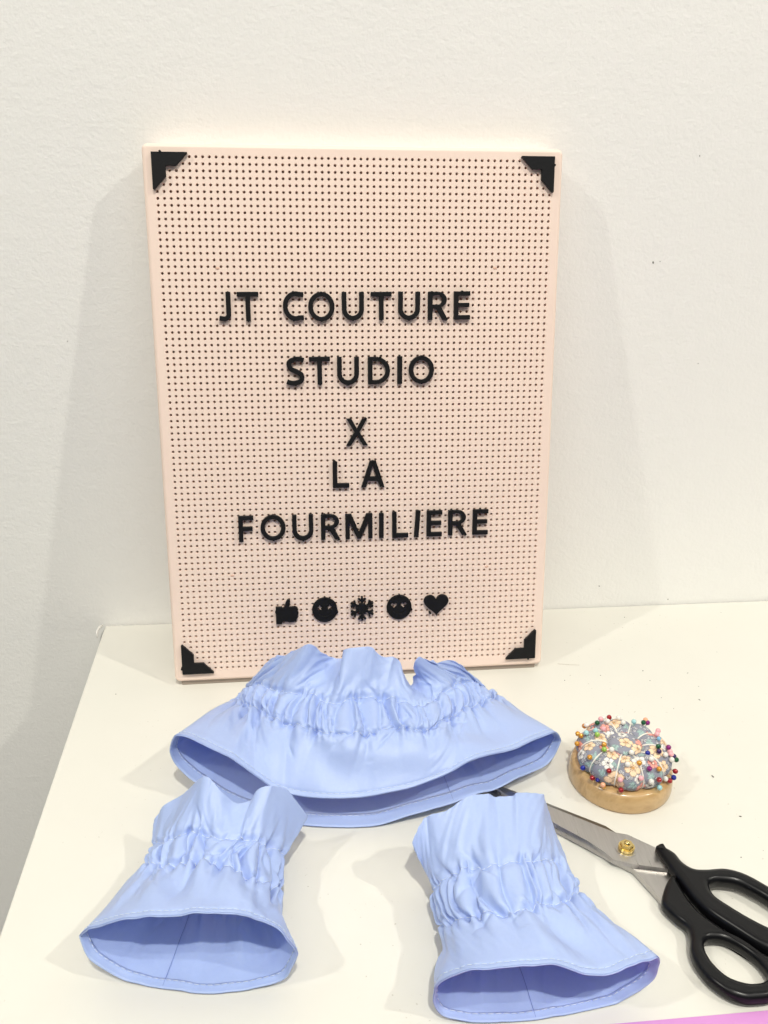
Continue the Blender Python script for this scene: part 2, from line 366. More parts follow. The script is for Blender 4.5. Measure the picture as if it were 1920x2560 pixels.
PINS = [
 (204.35, -208.94, 34.6, -0.103, 0.329, 0.939, 2.2, 'pink'),
 (208.56, -202.88, 30.65, 0.232, 0.696, 0.679, 2.2, 'white'),
 (213.64, -201.37, 29.76, -0.412, 0.671, 0.616, 2.2, 'red'),
 (207.97, -212.86, 35.42, 0.097, 0.072, 0.993, 2.2, 'white'),
 (217.2, -209.11, 35.12, 0.005, 0.211, 0.977, 2.2, 'white'),
 (218.51, -214.75, 35.24, 0.049, -0.162, 0.986, 2.2, 'white'),
 (226.98, -213.12, 34.24, -0.211, 0.425, 0.88, 2.2, 'aqua'),
 (233.71, -214.12, 33.82, 0.346, 0.27, 0.898, 2.2, 'green'),
 (237.37, -212.69, 32.33, 0.524, 0.361, 0.772, 3.0, 'magenta'),
 (236.36, -211.06, 33.45, 0.463, 0.401, 0.79, 4.0, 'peach'),
 (200.54, -212.58, 34.33, -0.46, 0.011, 0.888, 2.2, 'green'),
 (203.27, -218.32, 33.47, 0.431, 0.354, 0.83, 2.2, 'pink'),
 (195.38, -207.22, 28.62, -0.787, 0.28, 0.55, 2.2, 'white'),
 (195.15, -203.85, 25.16, -0.762, 0.567, 0.314, 2.2, 'orange'),
 (189.98, -221.56, 33.49, -0.481, 0.028, 0.876, 2.2, 'aqua'),
 (196.3, -221.84, 35.31, -0.06, 0.072, 0.996, 2.2, 'aqua'),
 (196.26, -225.72, 34.91, -0.123, -0.312, 0.942, 2.2, 'lime'),
 (186.07, -216.41, 28.8, -0.689, 0.401, 0.604, 2.2, 'gold'),
 (186.55, -221.15, 30.94, -0.702, 0.011, 0.712, 2.2, 'gold'),
 (183.59, -223.58, 26.21, -0.865, -0.277, 0.419, 2.2, 'gold'),
 (197.43, -236.64, 35.19, 0.18, -0.236, 0.955, 2.2, 'gold'),
 (196.31, -240.33, 34.22, -0.308, 0.351, 0.884, 2.2, 'lime'),
 (200.71, -242.12, 35.21, 0.07, 0.146, 0.987, 2.2, 'white'),
 (186.28, -242.01, 29.62, -0.452, -0.667, 0.592, 2.2, 'gold'),
 (182.3, -242.5, 21.19, -0.757, -0.651, -0.048, 2.2, 'blue'),
 (194.96, -255.89, 29.33, -0.263, -0.74, 0.619, 2.2, 'red'),
 (186.31, -251.09, 19.77, -0.872, -0.452, -0.188, 2.2, 'red'),
 (188.56, -254.6, 20.94, -0.757, -0.648, -0.085, 2.2, 'navy'),
 (192.35, -256.71, 17.21, -0.503, -0.75, -0.43, 2.2, 'gold'),
 (191.7, -256.96, 18.66, -0.554, -0.776, -0.301, 2.2, 'peach'),
 (201.15, -261.2, 26.07, -0.649, -0.631, 0.424, 2.2, 'pink'),
 (202.11, -262.67, 18.57, -0.54, -0.788, -0.295, 2.2, 'red'),
 (206.98, -255.97, 33.87, -0.241, -0.359, 0.902, 2.2, 'white'),
 (213.71, -244.8, 34.03, 0.184, 0.412, 0.892, 2.2, 'white'),
 (215.89, -253.79, 32.73, -0.571, -0.325, 0.754, 2.2, 'gold'),
 (224.94, -245.08, 33.07, -0.457, -0.397, 0.796, 2.2, 'blue'),
 (224.12, -253.25, 34.87, 0.087, -0.276, 0.957, 2.2, 'white'),
 (220.98, -258.92, 31.97, -0.135, -0.621, 0.772, 2.2, 'magenta'),
 (227.89, -258.76, 30.99, 0.313, -0.626, 0.714, 2.2, 'gold'),
 (214.24, -263.29, 28.17, 0.333, -0.768, 0.547, 2.2, 'pink'),
 (221.3, -263.89, 25.42, -0.132, -0.927, 0.352, 2.2, 'white'),
 (226.94, -263.1, 25.77, 0.297, -0.879, 0.373, 2.2, 'red'),
 (235.53, -255.08, 19.03, 0.223, -0.954, -0.2, 2.2, 'white'),
 (238.47, -255.6, 17.55, 0.403, -0.859, -0.316, 4.0, 'red'),
 (242.15, -253.28, 18.05, 0.656, -0.693, -0.3, 4.0, 'blue'),
 (228.25, -262.98, 19.09, 0.366, -0.892, -0.267, 2.2, 'aqua'),
 (244.22, -250.02, 20.44, 0.819, -0.562, -0.117, 3.0, 'red'),
 (241.05, -248.38, 29.1, 0.627, -0.469, 0.622, 2.2, 'white'),
 (246.32, -244.6, 25.5, 0.918, -0.224, 0.328, 3.0, 'green'),
 (244.93, -243.0, 27.14, 0.862, -0.084, 0.499, 2.2, 'purple'),
 (241.89, -244.56, 30.52, 0.665, -0.273, 0.695, 2.2, 'pink'),
 (236.48, -247.39, 32.79, 0.35, -0.406, 0.844, 2.2, 'white'),
 (232.39, -245.69, 34.49, 0.082, -0.314, 0.946, 2.2, 'purple'),
 (233.48, -241.55, 35.16, 0.131, -0.096, 0.987, 2.2, 'green'),
 (243.87, -235.89, 29.12, 0.608, -0.534, 0.587, 2.2, 'magenta'),
 (237.31, -232.9, 34.53, 0.241, -0.281, 0.929, 2.2, 'sky'),
 (237.62, -228.77, 35.0, 0.266, -0.026, 0.964, 2.2, 'pink'),
 (241.54, -221.88, 32.18, 0.413, 0.557, 0.72, 3.0, 'pink'),
 (244.63, -237.22, 26.75, 0.625, -0.632, 0.459, 2.2, 'pink'),
]
PIN_LABELS = [
 'pink pin at the back left rim, next to a hidden white one',
 'white pin half hidden behind the pink pin on the back left rim',
 'dark red pin, hindmost on the back rim of the cushion',
 'white pin just in front of the dark red pin on the back rim',
 'white pin on the back rim, right of the dark red one',
 'white pin on the back slope, below the rearmost white pin',
 'pale aqua pin on the back rim, left of the green and magenta pair',
 'dark green pin beside a magenta one on the back right rim',
 'magenta pin touching the dark green one on the back right rim',
 'peach pin peeping out behind the green and magenta pair',
 'dark green pin on the back left rim below a pink one',
 'pink pin on the back left lobe beside a white cord',
 'white pin on the left rim above the orange pin',
 'orange pin half hidden behind the white pin on the left rim',
 'aqua pin on the left lobe, the one nearer the gold pair',
 'aqua pin on the left lobe just above the lime green pin',
 'lime green pin below the aqua pin on the back left lobe',
 'gold pin of the left rim pair, the outer one',
 'gold pin of the left rim pair, the inner one',
 'gold pin alone on the left rim, leftmost of all the pins',
 'gold pin right above a lime green one on the front left lobe',
 'lime green pin right below a gold one on the front left lobe',
 'white pin between the lime green pin and the centre button',
 'gold pin on the peach flower at the front left',
 'blue pin low on the left side above the wooden base',
 'dark red pin high on the front left lobe, by a white flower',
 'dark red pin low at the front left beside a small navy one',
 'small navy pin low at the front left beside a dark red one',
 'gold pin low at the front left, almost on the wooden base',
 'peach pin tucked behind the gold one low at the front left',
 'pink pin in the middle of the front side',
 'dark red pin lowest at the front, just above the wooden base',
 'white pin in the middle of the front slope between two cords',
 'white pin in front of the centre button',
 'gold pin on the front slope by a pink flower',
 'blue pin right of the centre button, left of the purple and green pair',
 'white pin below the blue pin that is right of the button',
 'magenta pin on the front right slope, left of a gold one',
 'gold pin on the front right slope, right of a magenta one',
 'pink pin low on the front right lobe, left of a white one',
 'white pin low on the front right lobe, right of a pink one',
 'dark red pin low at the right front above the aqua pin',
 'white pin low at the right between two dark red pins',
 'dark red pin low at the right, beside the blue one',
 'blue pin at the lower right, outermost beside a dark red one',
 'aqua pin lowest at the front right, near the wooden base',
 'dark red pin alone on the right side below the dark green one',
 'white pin on the right side, left of the outermost dark green pin',
 'dark green pin outermost on the right side',
 'dark purple pin partly behind the outermost dark green pin',
 'pink pin on the right side just above the white one',
 'white pin on the right slope, right of the purple one',
 'dark purple pin directly below a green one on the right slope',
 'dark green pin directly above a purple one on the right slope',
 'magenta pin alone on the right rim',
 'small sky blue pin below the two pink ones on the right rim',
 'pink pin on the back right rim, lower of two',
 'pink pin on the back right rim, upper of two',
 'pale pink pin below the magenta one on the right rim',
]
# cushion surface (mm, relative to the centre of the base) -- shared with prep
CC = (214.3, -231.5)
PROF = np.array([(27.0, 14.2), (30.5, 16.5), (32.3, 20.5), (31.8, 25.0), (28.5, 29.5), (24.0, 32.3), (19.0, 33.2), (14.5, 32.2), (11.0, 29.8), (8.0, 27.6), (4.0, 26.5), (0.0, 26.2)])
NSTR, TH0 = 10, math.radians(-84)
def catmull(Q, n, closed=False):
    Q = np.asarray(Q, float); m = len(Q)
    tt = np.linspace(0, m if closed else m - 1, n, endpoint=not closed)
    i = np.minimum(tt.astype(int), (m - 1) if closed else (m - 2)); f = (tt - i)[:, None]
    if closed:
        p0, p1, p2, p3 = Q[(i - 1) % m], Q[i % m], Q[(i + 1) % m], Q[(i + 2) % m]
    else:
        p0, p1, p2, p3 = Q[np.maximum(i - 1, 0)], Q[i], Q[i + 1], Q[np.minimum(i + 2, m - 1)]
    return 0.5 * (2 * p1 + (p2 - p0) * f + (2 * p0 - 5 * p1 + 4 * p2 - p3) * f ** 2 + (3 * p1 - p0 - 3 * p2 + p3) * f ** 3)
def cushion_grid(nt, npf):
    pr = catmull(PROF, npf)
    th = np.arange(nt) * 2 * np.pi / nt
    g = (1 - np.abs(np.sin(NSTR / 2 * (th - TH0)))) ** 1.6
    g2 = 0.5 + 0.5 * np.sin(3 * th + 1.0) * np.sin(7 * th)
    r, z = pr[:, 0], pr[:, 1]
    dr = 0.03 + 0.06 * np.clip((r - 2) / 10, 0, 1)
    R = r[None, :] * (1 - g[:, None] * dr[None, :] + 0.02 * (g2[:, None] - .5))
    Z = 14.2 + (z[None, :] - 14.2) * (1 - g[:, None] * 0.10 * np.clip(r / 12, 0, 1)[None, :] + 0.025 * (g2[:, None] - .5))
    return np.stack([CC[0] + R * np.cos(th)[:, None], CC[1] + R * np.sin(th)[:, None], Z], -1)
def grid_normals(G, closed_u=True):
    du = np.roll(G, -1, 0) - np.roll(G, 1, 0)
    dv = np.gradient(G, axis=1)
    n = np.cross(du, dv)
    return n / (np.linalg.norm(n, axis=-1, keepdims=True) + 1e-12)
# ------------------------------------------------------------------ the table
X0 = -0.1762
table = empty('white_table', Matrix.Translation((0.35, -0.22, -0.745)))
tag(table, 'white laminate table standing against the wall, with everything else on its top', 'table')
ti = table.matrix_world.inverted()
top = link('table_top', rounded_box('table_top', X0, 0.95, -0.50, -0.0012, -0.028, 0.0, 0.0008, M['table'], 2), table, ti)
for (a, c) in ((X0 + 0.01, -0.49), (X0 + 0.01, -0.05), (0.90, -0.49), (0.90, -0.05)):
    link('table_leg', rounded_box('table_leg', a, a + 0.04, c, c + 0.04, -0.745, -0.0285, 0.002, M['table']), table, ti)
# curl of white sealant at the back left corner
V, F = tube([(X0 - 0.001, -0.006, 0.0035), (X0 - 0.003, -0.010, 0.004), (X0 - 0.0045, -0.015, 0.0025), (X0 - 0.0035, -0.019, -0.001)],
            [0.0008, 0.0012, 0.0012, 0.0006], 6)
link('sealant_curl', mesh_from('sealant_curl', V, F, M['sealant'], True), table, ti)
# a stray hair beside the board
V, F = tube([(0.2105 + 0.009 * k, -0.0905 - 0.0012 * k - 0.0009 * math.sin(k), 0.0004) for k in range(3)], 0.00009, 4)
link('hair', mesh_from('hair', V, F, M['taupe'], True), table, ti)
# specks of dirt on the table and on the wall
rs = random.Random(3)
def speck_mesh(seed):
    r_ = random.Random(seed)
    bm = bmesh.new()
    bmesh.ops.create_icosphere(bm, subdivisions=1, radius=1.0)
    for v in bm.verts:
        v.co *= r_.uniform(0.6, 1.2)
    return bm_mesh('speck', bm, M['dirt'])
SPECK = [speck_mesh(k) for k in range(4)]
for k, (x, y, r_, st) in enumerate(TABLE_SPECKS):
    o = link('speck', SPECK[k % 4], table, ti @ Matrix.Translation((x, y, 0.0002)) @ Matrix.Rotation(rs.uniform(0, 6), 4, 'Z') @ Matrix.Diagonal((r_ * st * .75, r_ * .75, r_ * 0.3, 1)))
for k, (x, z_, r_) in enumerate(WALL_SPECKS):
    link('speck', SPECK[k % 4], wall, Matrix.Translation((x, -0.0001, z_)) @ Matrix.Rotation(rs.uniform(0, 6), 4, 'Y') @ Matrix.Diagonal((r_ * .9, r_ * 0.3, r_ * .6, 1)))

# mauve sheet along the front edge
mv = link('mauve_sheet', rounded_box('mauve_sheet', 0.02, 0.62, -0.56, -0.4098, 0.0006, 0.0016, 0.0002, M['mauve'], 1))
tag(mv, 'flat mauve pink sheet showing at the bottom right corner of the table', 'sheet')

# ------------------------------------------------------------------ the letter board
P = 0.0046
cp, sp = math.cos(BOARD['psi']), math.sin(BOARD['psi'])
ct, st = math.cos(BOARD['th']), math.sin(BOARD['th'])
BM = Matrix.Translation(BOARD['O']) @ Matrix(((cp, -sp, 0, 0), (sp, cp, 0, 0), (0, 0, 1, 0), (0, 0, 0, 1))) @ \
     Matrix(((1, 0, 0, 0), (0, ct, st, 0), (0, -st, ct, 0), (0, 0, 0, 1)))
board = empty('letter_board', BM)
tag(board, 'pale pink pegboard letter board leaning against the white wall', 'letter board')
NC, NR = 62, 84
U0 = -(NC - 1) / 2 * P
def build_panel():
    V, F = [], []
    rh, depth, n = 0.00098, 0.0022, 8
    idx = {}
    for r in range(NR + 1):
        for c in range(NC + 1):
            idx[(r, c)] = len(V)
            V.append((U0 + (c - 0.5) * P, 0.0, (r - 0.5) * P))
    ca = [(math.cos(math.radians(22.5 + 45 * k)), math.sin(math.radians(22.5 + 45 * k))) for k in range(n)]
    for r in range(NR):
        for c in range(NC):
            cx, cz = U0 + c * P, r * P
            base = len(V)
            for a, s in ca: V.append((cx + rh * 1.22 * a, 0.0, cz + rh * 1.22 * s))
            for a, s in ca: V.append((cx + rh * a, 0.00035, cz + rh * s))
            for a, s in ca: V.append((cx + rh * 0.93 * a, depth, cz + rh * 0.93 * s))
            A, B = idx[(r, c)], idx[(r, c + 1)]
            Cc, D = idx[(r + 1, c + 1)], idx[(r + 1, c)]
            o = lambda k: base + (k % 8)
            # corners: Cc at 45, D at 135, A at 225, B at 315
            F += [(Cc, o(1), o(0)), (D, o(3), o(2)), (A, o(5), o(4)), (B, o(7), o(6))]
            F += [(Cc, D, o(2), o(1)), (D, A, o(4), o(3)), (A, B, o(6), o(5)), (B, Cc, o(0), o(7))]
            for k in range(8):
                F.append((base + k, base + (k + 1) % 8, base + 8 + (k + 1) % 8, base + 8 + k))
                F.append((base + 8 + k, base + 8 + (k + 1) % 8, base + 16 + (k + 1) % 8, base + 16 + k))
    # smooth border with rounded rim
    x0, x1 = U0 - 0.5 * P, U0 + (NC - 0.5) * P
    z0, z1 = -0.5 * P, (NR - 0.5) * P
    ox0, ox1, oz0, oz1 = U0 - 2.0 * P, U0 + (NC + 1.0) * P, -2.3 * P, (NR + 0.9) * P
    rr = 0.0042; k_seg = 5
    def ring(inset, y):
        pts = []
        for (cx, cz, a0) in ((ox1 - rr, oz1 - rr, 0), (ox0 + rr, oz1 - rr, 90), (ox0 + rr, oz0 + rr, 180), (ox1 - rr, oz0 + rr, 270)):
            for k in range(k_seg + 1):
                a = math.radians(a0 + 90 * k / k_seg)
                q = rr - inset
                pts.append((cx + q * math.cos(a), y, cz + q * math.sin(a)))
        return pts
    b0 = len(V)
    V += [(x1, 0, z1), (x0, 0, z1), (x0, 0, z0), (x1, 0, z0)]
    prof = []
    R2 = 0.0028
    for k in range(7):
        a = math.radians(90 * k / 6)
        prof.append((R2 - R2 * math.sin(a), R2 - R2 * math.cos(a)))
    prof.append((0.0, 0.012)); prof.append((0.0025, 0.0122))
    rings = []
    for (ins, y) in prof:
        rings.append(len(V)); V += ring(ins, y)
    n = 4 * (k_seg + 1)
    r0 = rings[0]
    for q in range(4):
        for k in range(k_seg):
            F.append((b0 + q, r0 + q * (k_seg + 1) + k + 1, r0 + q * (k_seg + 1) + k))
        q2 = (q + 1) % 4
        F.append((b0 + q, b0 + q2, r0 + q2 * (k_seg + 1), r0 + q * (k_seg + 1) + k_seg))
    for a, c in zip(rings[:-1], rings[1:]):
        for k in range(n):
            k2 = (k + 1) % n
            F.append((a + k, a + k2, c + k2, c + k))
    me = mesh_from('peg_panel', V, F, M['pink'])
    # smooth only the rim
    sm = [False] * len(me.polygons)
    nrim = n * (len(rings) - 1)
    for k in range(len(sm) - nrim, len(sm)): sm[k] = True
    me.polygons.foreach_set('use_smooth', sm)
    bm = bmesh.new(); bm.from_mesh(me)
    bmesh.ops.recalc_face_normals(bm, faces=bm.faces[:])
    bm.to_mesh(me); bm.free()
    return me
link('peg_panel', build_panel(), board)
# body behind the panel: bottom rail and side rails round a hollow, closed by a back sheet
bx0, bx1 = U0 - 1.0 * P, U0 + NC * P
bz0 = -2.3 * P - 0.0048
link('back_sheet', rounded_box('back_sheet', bx0, bx1, 0.0165, 0.0185, bz0 + 0.006, (NR + 0.2) * P, 0.0005, M['pink_inner']), board)
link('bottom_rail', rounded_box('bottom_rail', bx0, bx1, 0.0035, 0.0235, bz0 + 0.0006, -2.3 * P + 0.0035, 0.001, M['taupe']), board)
for s_ in (0, 1):
    xa = bx0 if s_ == 0 else bx1 - 0.003
    link('side_rail', rounded_box('side_rail', xa, xa + 0.003, 0.0125, 0.0235, -2.3 * P + 0.004, (NR + 0.2) * P, 0.0006, M['pink']), board)
link('top_rail', rounded_box('top_rail', bx0, bx1, 0.0125, 0.0235, (NR + 0.2) * P + 0.0005, (NR + 0.75) * P, 0.0006, M['pink']), board)
for (u, v) in BOARD_MARKS:
    bm = bmesh.new()
    bmesh.ops.create_uvsphere(bm, u_segments=10, v_segments=6, radius=0.0011)
    link('mould_mark', bm_mesh('mould_mark', bm, M['pink_inner'], True), board,
         Matrix.Translation((u / 1000, 0.0, v / 1000)) @ Matrix.Diagonal((1.5, 0.35, 0.8, 1)))

# ------------------------------------------------------------------ glyphs (unit height, width w)
T = 0.168
def arc(cx, cy, rx, ry, a0, a1, n=12):
    return [(cx + rx * math.cos(math.radians(a0 + (a1 - a0) * k / n)), cy + ry * math.sin(math.radians(a0 + (a1 - a0) * k / n))) for k in range(n + 1)]
def stroke(sp_, t=T):
    P_ = np.array(sp_, float)
    d = np.gradient(P_, axis=0)
    d /= np.linalg.norm(d, axis=1)[:, None]
    nn = np.stack([-d[:, 1], d[:, 0]], 1) * t / 2
    return [tuple(q) for q in (P_ + nn)] + [tuple(q) for q in (P_ - nn)[::-1]]
def smooth_path(pts, n=40):
    Q = np.array(pts, float)
    t = np.arange(len(Q)); tt = np.linspace(0, len(Q) - 1, n)
    out = []
    for x in tt:
        i = min(int(x), len(Q) - 2); f_ = x - i
        p0, p1, p2, p3 = Q[max(i - 1, 0)], Q[i], Q[i + 1], Q[min(i + 2, len(Q) - 1)]
        out.append(0.5 * ((2 * p1) + (p2 - p0) * f_ + (2 * p0 - 5 * p1 + 4 * p2 - p3) * f_ ** 2 + (3 * p1 - p0 - 3 * p2 + p3) * f_ ** 3))
    return out
def glyph(ch, w):
    t = T
    if ch == 'I': return [[(0, 0), (w, 0), (w, 1), (0, 1)]]
    if ch == 'L': return [[(0, 0), (w, 0), (w, t), (t, t), (t, 1), (0, 1)]]
    if ch == 'T':
        c = w / 2
        return [[(c - t / 2, 0), (c + t / 2, 0), (c + t / 2, 1 - t), (w, 1 - t), (w, 1), (0, 1), (0, 1 - t), (c - t / 2, 1 - t)]]
    if ch == 'E':
        return [[(0, 0), (w, 0), (w, t * .95), (t, t * .95), (t, .44), (w * .95, .44), (w * .95, .44 + t * .92), (t, .44 + t * .92), (t, 1 - t * .95), (w, 1 - t * .95), (w, 1), (0, 1)]]
    if ch == 'F':
        return [[(0, 0), (t, 0), (t, .42), (w * .93, .42), (w * .93, .42 + t * .92), (t, .42 + t * .92), (t, 1 - t * .95), (w, 1 - t * .95), (w, 1), (0, 1)]]
    if ch == 'X':
        c = w / 2; s = t * 1.12
        return [[(0, 0), (s, 0), (c, .5 - t * .78), (w - s, 0), (w, 0), (c + t * .60, .5), (w - .02, 1), (w - s - .02, 1), (c, .5 + t * .78), (s + .02, 1), (.02, 1), (c - t * .60, .5)]]
    if ch == 'A':
        c = w / 2; s = t * 1.08
        def xe(y): return (c - s * .62) * y     # left outer edge
        return [[(0, 0), (s, 0), (s + xe(.24), .24), (w - s - xe(.24), .24), (w - s, 0), (w, 0), (c + s * .62, 1), (c - s * .62, 1)],
                [(s + xe(.40) + .005, .40), (c, .83), (w - s - xe(.40) - .005, .40)]]
    if ch == 'M':
        c = w / 2
        return [[(0, 0), (t * .95, 0), (t * .95, .68), (c - t * .42, 0), (c + t * .42, 0), (w - t * .95, .68), (w - t * .95, 0), (w, 0), (w, 1), (w - t * 1.35, 1), (c, .28), (t * 1.35, 1), (0, 1)]]
    if ch == 'O':
        return [arc(w / 2, .5, w / 2, .5, 0, 360, 36)[:-1], arc(w / 2, .5, w / 2 - t, .5 - t * .92, 0, 360, 36)[:-1]]
    if ch == 'D':
        return [[(0, 0), (w * .36, 0)] + arc(w * .36, .5, w * .64, .5, -90, 90, 20) + [(0, 1)],
                [(t, t * .92)] + [(w * .36, t * .92)] + arc(w * .36, .5, w * .64 - t, .5 - t * .92, -90, 90, 20) + [(t, 1 - t * .92)]]
    if ch == 'R':
        k = w * .47
        return [[(0, 0), (t, 0), (t, .40), (k * .86, .40), (w - t * 1.22, 0), (w, 0), (w * .66, .455)] + arc(k, .715, w * .93 - k, .285, -62, 90, 14) + [(0, 1)],
                [(t, .40 + t * .9), (k, .40 + t * .9)] + arc(k, .71, w * .93 - k - t, .17, -80, 90, 12) + [(t, 1 - t * .92)]]
    if ch == 'U':
        h = t / 2; r_ = w / 2 - h
        return [stroke([(h, 1), (h, .8), (h, .6), (h, .45)] + arc(w / 2, .40, r_, .40 - h, 180, 360, 18) + [(w - h, .45), (w - h, .6), (w - h, .8), (w - h, 1)])]
    if ch == 'J':
        h = t / 2
        return [stroke([(w - h, 1), (w - h, .8), (w - h, .6), (w - h, .4), (w - h, .28)] + arc(w - h - .17, .25, .17, .25 - h, 0, -90, 10)[1:] + [(w * .30, h + .005), (0.0, h + .03)])]
    if ch == 'C':
        h = t / 2
        return [stroke(arc(w * .585, .5, w * .585 - h, .5 - h, 52, 308, 30) if False else
                       [(w - .01, .915 - h * .35)] + arc(w * .60, .5, w * .60 - h, .5 - h, 72, 288, 28) + [(w - .01, .085 + h * .35)])]
    if ch == 'S':
        h = t / 2
        return [stroke(smooth_path([(w - .02, 1 - h - .045), (w * .74, 1 - h - .002), (w * .50, 1 - h - .005), (w * .23, 1 - h * 1.8), (h + .005, .76), (w * .24, .585), (w * .52, .495),
                                    (w * .80, .395), (w - h - .005, .25), (w * .76, h * 1.7), (w * .46, h), (w * .22, h + .01), (.01, h + .055)], 60))]
    return [[(0, 0), (w, 0), (w, 1), (0, 1)]]

PEG = None
def peg_mesh():
    bm = bmesh.new()
    bmesh.ops.create_cone(bm, cap_ends=True, segments=10, radius1=0.00085, radius2=0.00085, depth=0.0052)
    for v in bm.verts: v.co.z -= 0.0008
    return bm_mesh('peg', bm, M['black'], False)
PEG = peg_mesh()
RX = Matrix.Rotation(math.radians(90), 4, 'X')
HALF, MID = 0.00135, 0.00185
def place(o, u, v, rot=0.0, sx=1.0, sy=1.0):
    o.matrix_world = BM @ Matrix.Translation((u / 1000, -MID, v / 1000)) @ RX @ Matrix.Rotation(rot, 4, 'Z') @ Matrix.Diagonal((sx, sy, 1, 1))
def add_pegs(o, pts):
    for (x, y) in pts:
        link('peg', PEG, o, Matrix.Translation((x, y, 0)))
LINES = [('top line', 'JTCOUTURE'), ('second line', 'STUDIO'), ('middle of the board', 'X'), ('line below the X', 'LA'), ('lowest line', 'FOURMILIERE')]
LABELS = [
 'black letter J, first letter of the top line', 'black letter T right after the J in the top line',
 'black letter C that begins COUTURE in the top line', 'black round letter O after the C in the top line',
 'black letter U between the O and a T in the top line', 'black letter T between two U letters in the top line',
 'black letter U between a T and the R in the top line', 'black letter R near the end of the top line',
 'black letter E, last letter of the top line',
 'black letter S that begins the word STUDIO', 'black letter T after the S in the word STUDIO', 'black letter U in the middle of the word STUDIO',
 'black letter D after the U in the word STUDIO', 'black letter I between the D and O of STUDIO', 'black round letter O that ends the word STUDIO',
 'black letter X standing alone in the middle of the board',
 'black letter L of the two-letter word LA', 'black letter A of the two-letter word LA',
 'black letter F, first letter of the lowest line', 'black round letter O after the F in the lowest line', 'black letter U after the O in the lowest line',
 'black letter R between the U and M of the lowest line', 'black letter M, widest letter of the lowest line', 'black upright letter I right after the M in the lowest line',
 'black letter L between the two I letters of the lowest line', 'black letter I tilted to the right, before the last ERE in the lowest line', 'black letter E after the tilted I in the lowest line',
 'black letter R between two E letters in the lowest line', 'black letter E, last letter of the lowest line']
rl = random.Random(5)
glyph_cache = {}
for k, (ch, u, v, w, h) in enumerate(LETTERS):
    hh = 20.4
    wn = {'J': 8.5, 'T': 15.4, 'C': 15.2, 'O': 19.2, 'U': 16.2, 'R': 15.1, 'E': 12.2, 'S': 13.2, 'D': 16.6, 'I': 3.6, 'X': 16.7, 'L': 12.6, 'A': 18.1, 'F': 11.5, 'M': 21.0}[ch]
    if ch not in glyph_cache:
        wr = wn / hh
        loops = [[((x - wr / 2) * hh / 1000, (y - 0.5) * hh / 1000) for x, y in lp] for lp in glyph(ch, wr)]
        glyph_cache[ch] = curve_mesh('letter_' + ch.lower(), loops, HALF, 0.00028, M['black'], 1)
    o = link('letter_' + ch.lower(), glyph_cache[ch])
    rot = rl.uniform(-0.008, 0.008)
    if k == 25: rot = -0.07
    place(o, u, v, rot, 1.0, h / hh if h / hh < 1.06 else 1.03)
    tag(o, LABELS[k], 'letter', 'black peg letters on the pink board')
    wm, hm = wn / 2000, hh / 2000
    pg = {'J': [(wm - .0017, hm - .0004)], 'T': [(0, -hm + .0004)], 'I': [(0, hm - .0005)], 'X': [(wm - .0017, hm - .0002)], 'L': [(-wm + .0017, hm - .0002)],
          'A': [(0, hm - .0006)], 'M': [(-wm + .0012, 0)], 'F': [(-wm + .0010, hm - .0075)], 'D': [(0.001, hm - .0006)], 'E': [(0, hm - .0003)], 'U': [(0, -hm + .0003)], 'R': [(-wm + .0030, hm - .0004), (wm - .0016, -hm + .0004)]}.get(ch, [(0, hm - .0005), (0, -hm + .0005)])
    add_pegs(o, pg)

# picture pegs in the row under the words
def star(cx, cy, r, r2, rot=90):
    return [(cx + (r if k % 2 == 0 else r2) * math.cos(math.radians(rot + 36 * k)), cy + (r if k % 2 == 0 else r2) * math.sin(math.radians(rot + 36 * k))) for k in range(10)]
def heart(cx, cy, s, n=40):
    out = []
    for k in range(n):
        t = 2 * math.pi * k / n
        out.append((cx + s * 16 * math.sin(t) ** 3 / 16, cy + s * (13 * math.cos(t) - 5 * math.cos(2 * t) - 2 * math.cos(3 * t) - math.cos(4 * t)) / 16))
    return out
def mm(lp): return [(x / 1000, y / 1000) for x, y in lp]
ICN = {k: (u, v) for k, u, v, w, h in ICONS}
G5 = 'black picture pegs in the row under the words'
th_px = [(152, 237), (200, 237), (202, 246), (212, 244), (228, 212), (238, 190), (250, 182), (262, 184), (265, 200), (260, 222), (252, 241), (300, 238), (318, 246), (325, 262), (321, 274), (328, 290), (322, 304), (323, 320), (313, 332), (309, 350), (292, 356), (250, 354), (203, 349), (198, 368), (152, 368)]
th = [((x - 239.5) * 17.84 / 175, -(y - 275.5) * 20.08 / 185) for x, y in th_px]
o = link('thumbs_up_peg', curve_mesh('thumbs_up_peg', [mm(th)], HALF, 0.00028, M['black'], 1))
place(o, *ICN['thumb']); tag(o, 'black thumbs-up peg, leftmost in the row of picture pegs', 'picture peg', G5); add_pegs(o, [(-.0086, 0.0)])
def face(name, key, eyes, label):
    rim = mm(arc(0, 0, 10.0, 10.3, 0, 360, 48)[:-1])
    o = link(name, curve_mesh(name, [rim] + [mm(e) for e in eyes], 0.0008, 0.0002, M['black'], 1))
    place(o, *ICN[key]); o.matrix_world = BM @ Matrix.Translation((ICN[key][0] / 1000, -0.0012, ICN[key][1] / 1000)) @ RX; tag(o, label, 'picture peg', G5)
    V, F = tube([(x / 1000, y / 1000, 0.00085) for x, y in arc(0, -2.0, 5.0, 3.6, 205, 335, 16)], 0.00032, 6)
    link('mouth', mesh_from('mouth', V, F, M['black'], True), o)
    V, F = tube([(x / 1000, y / 1000, 0.0008) for x, y in arc(0, 0, 9.2, 9.5, 0, 360, 48)[:-1]], 0.00035, 6, True)
    link('rim', mesh_from('rim', V, F, M['black'], True), o)
    add_pegs(o, [(0, .0102), (.0098, -.002)])
    return o
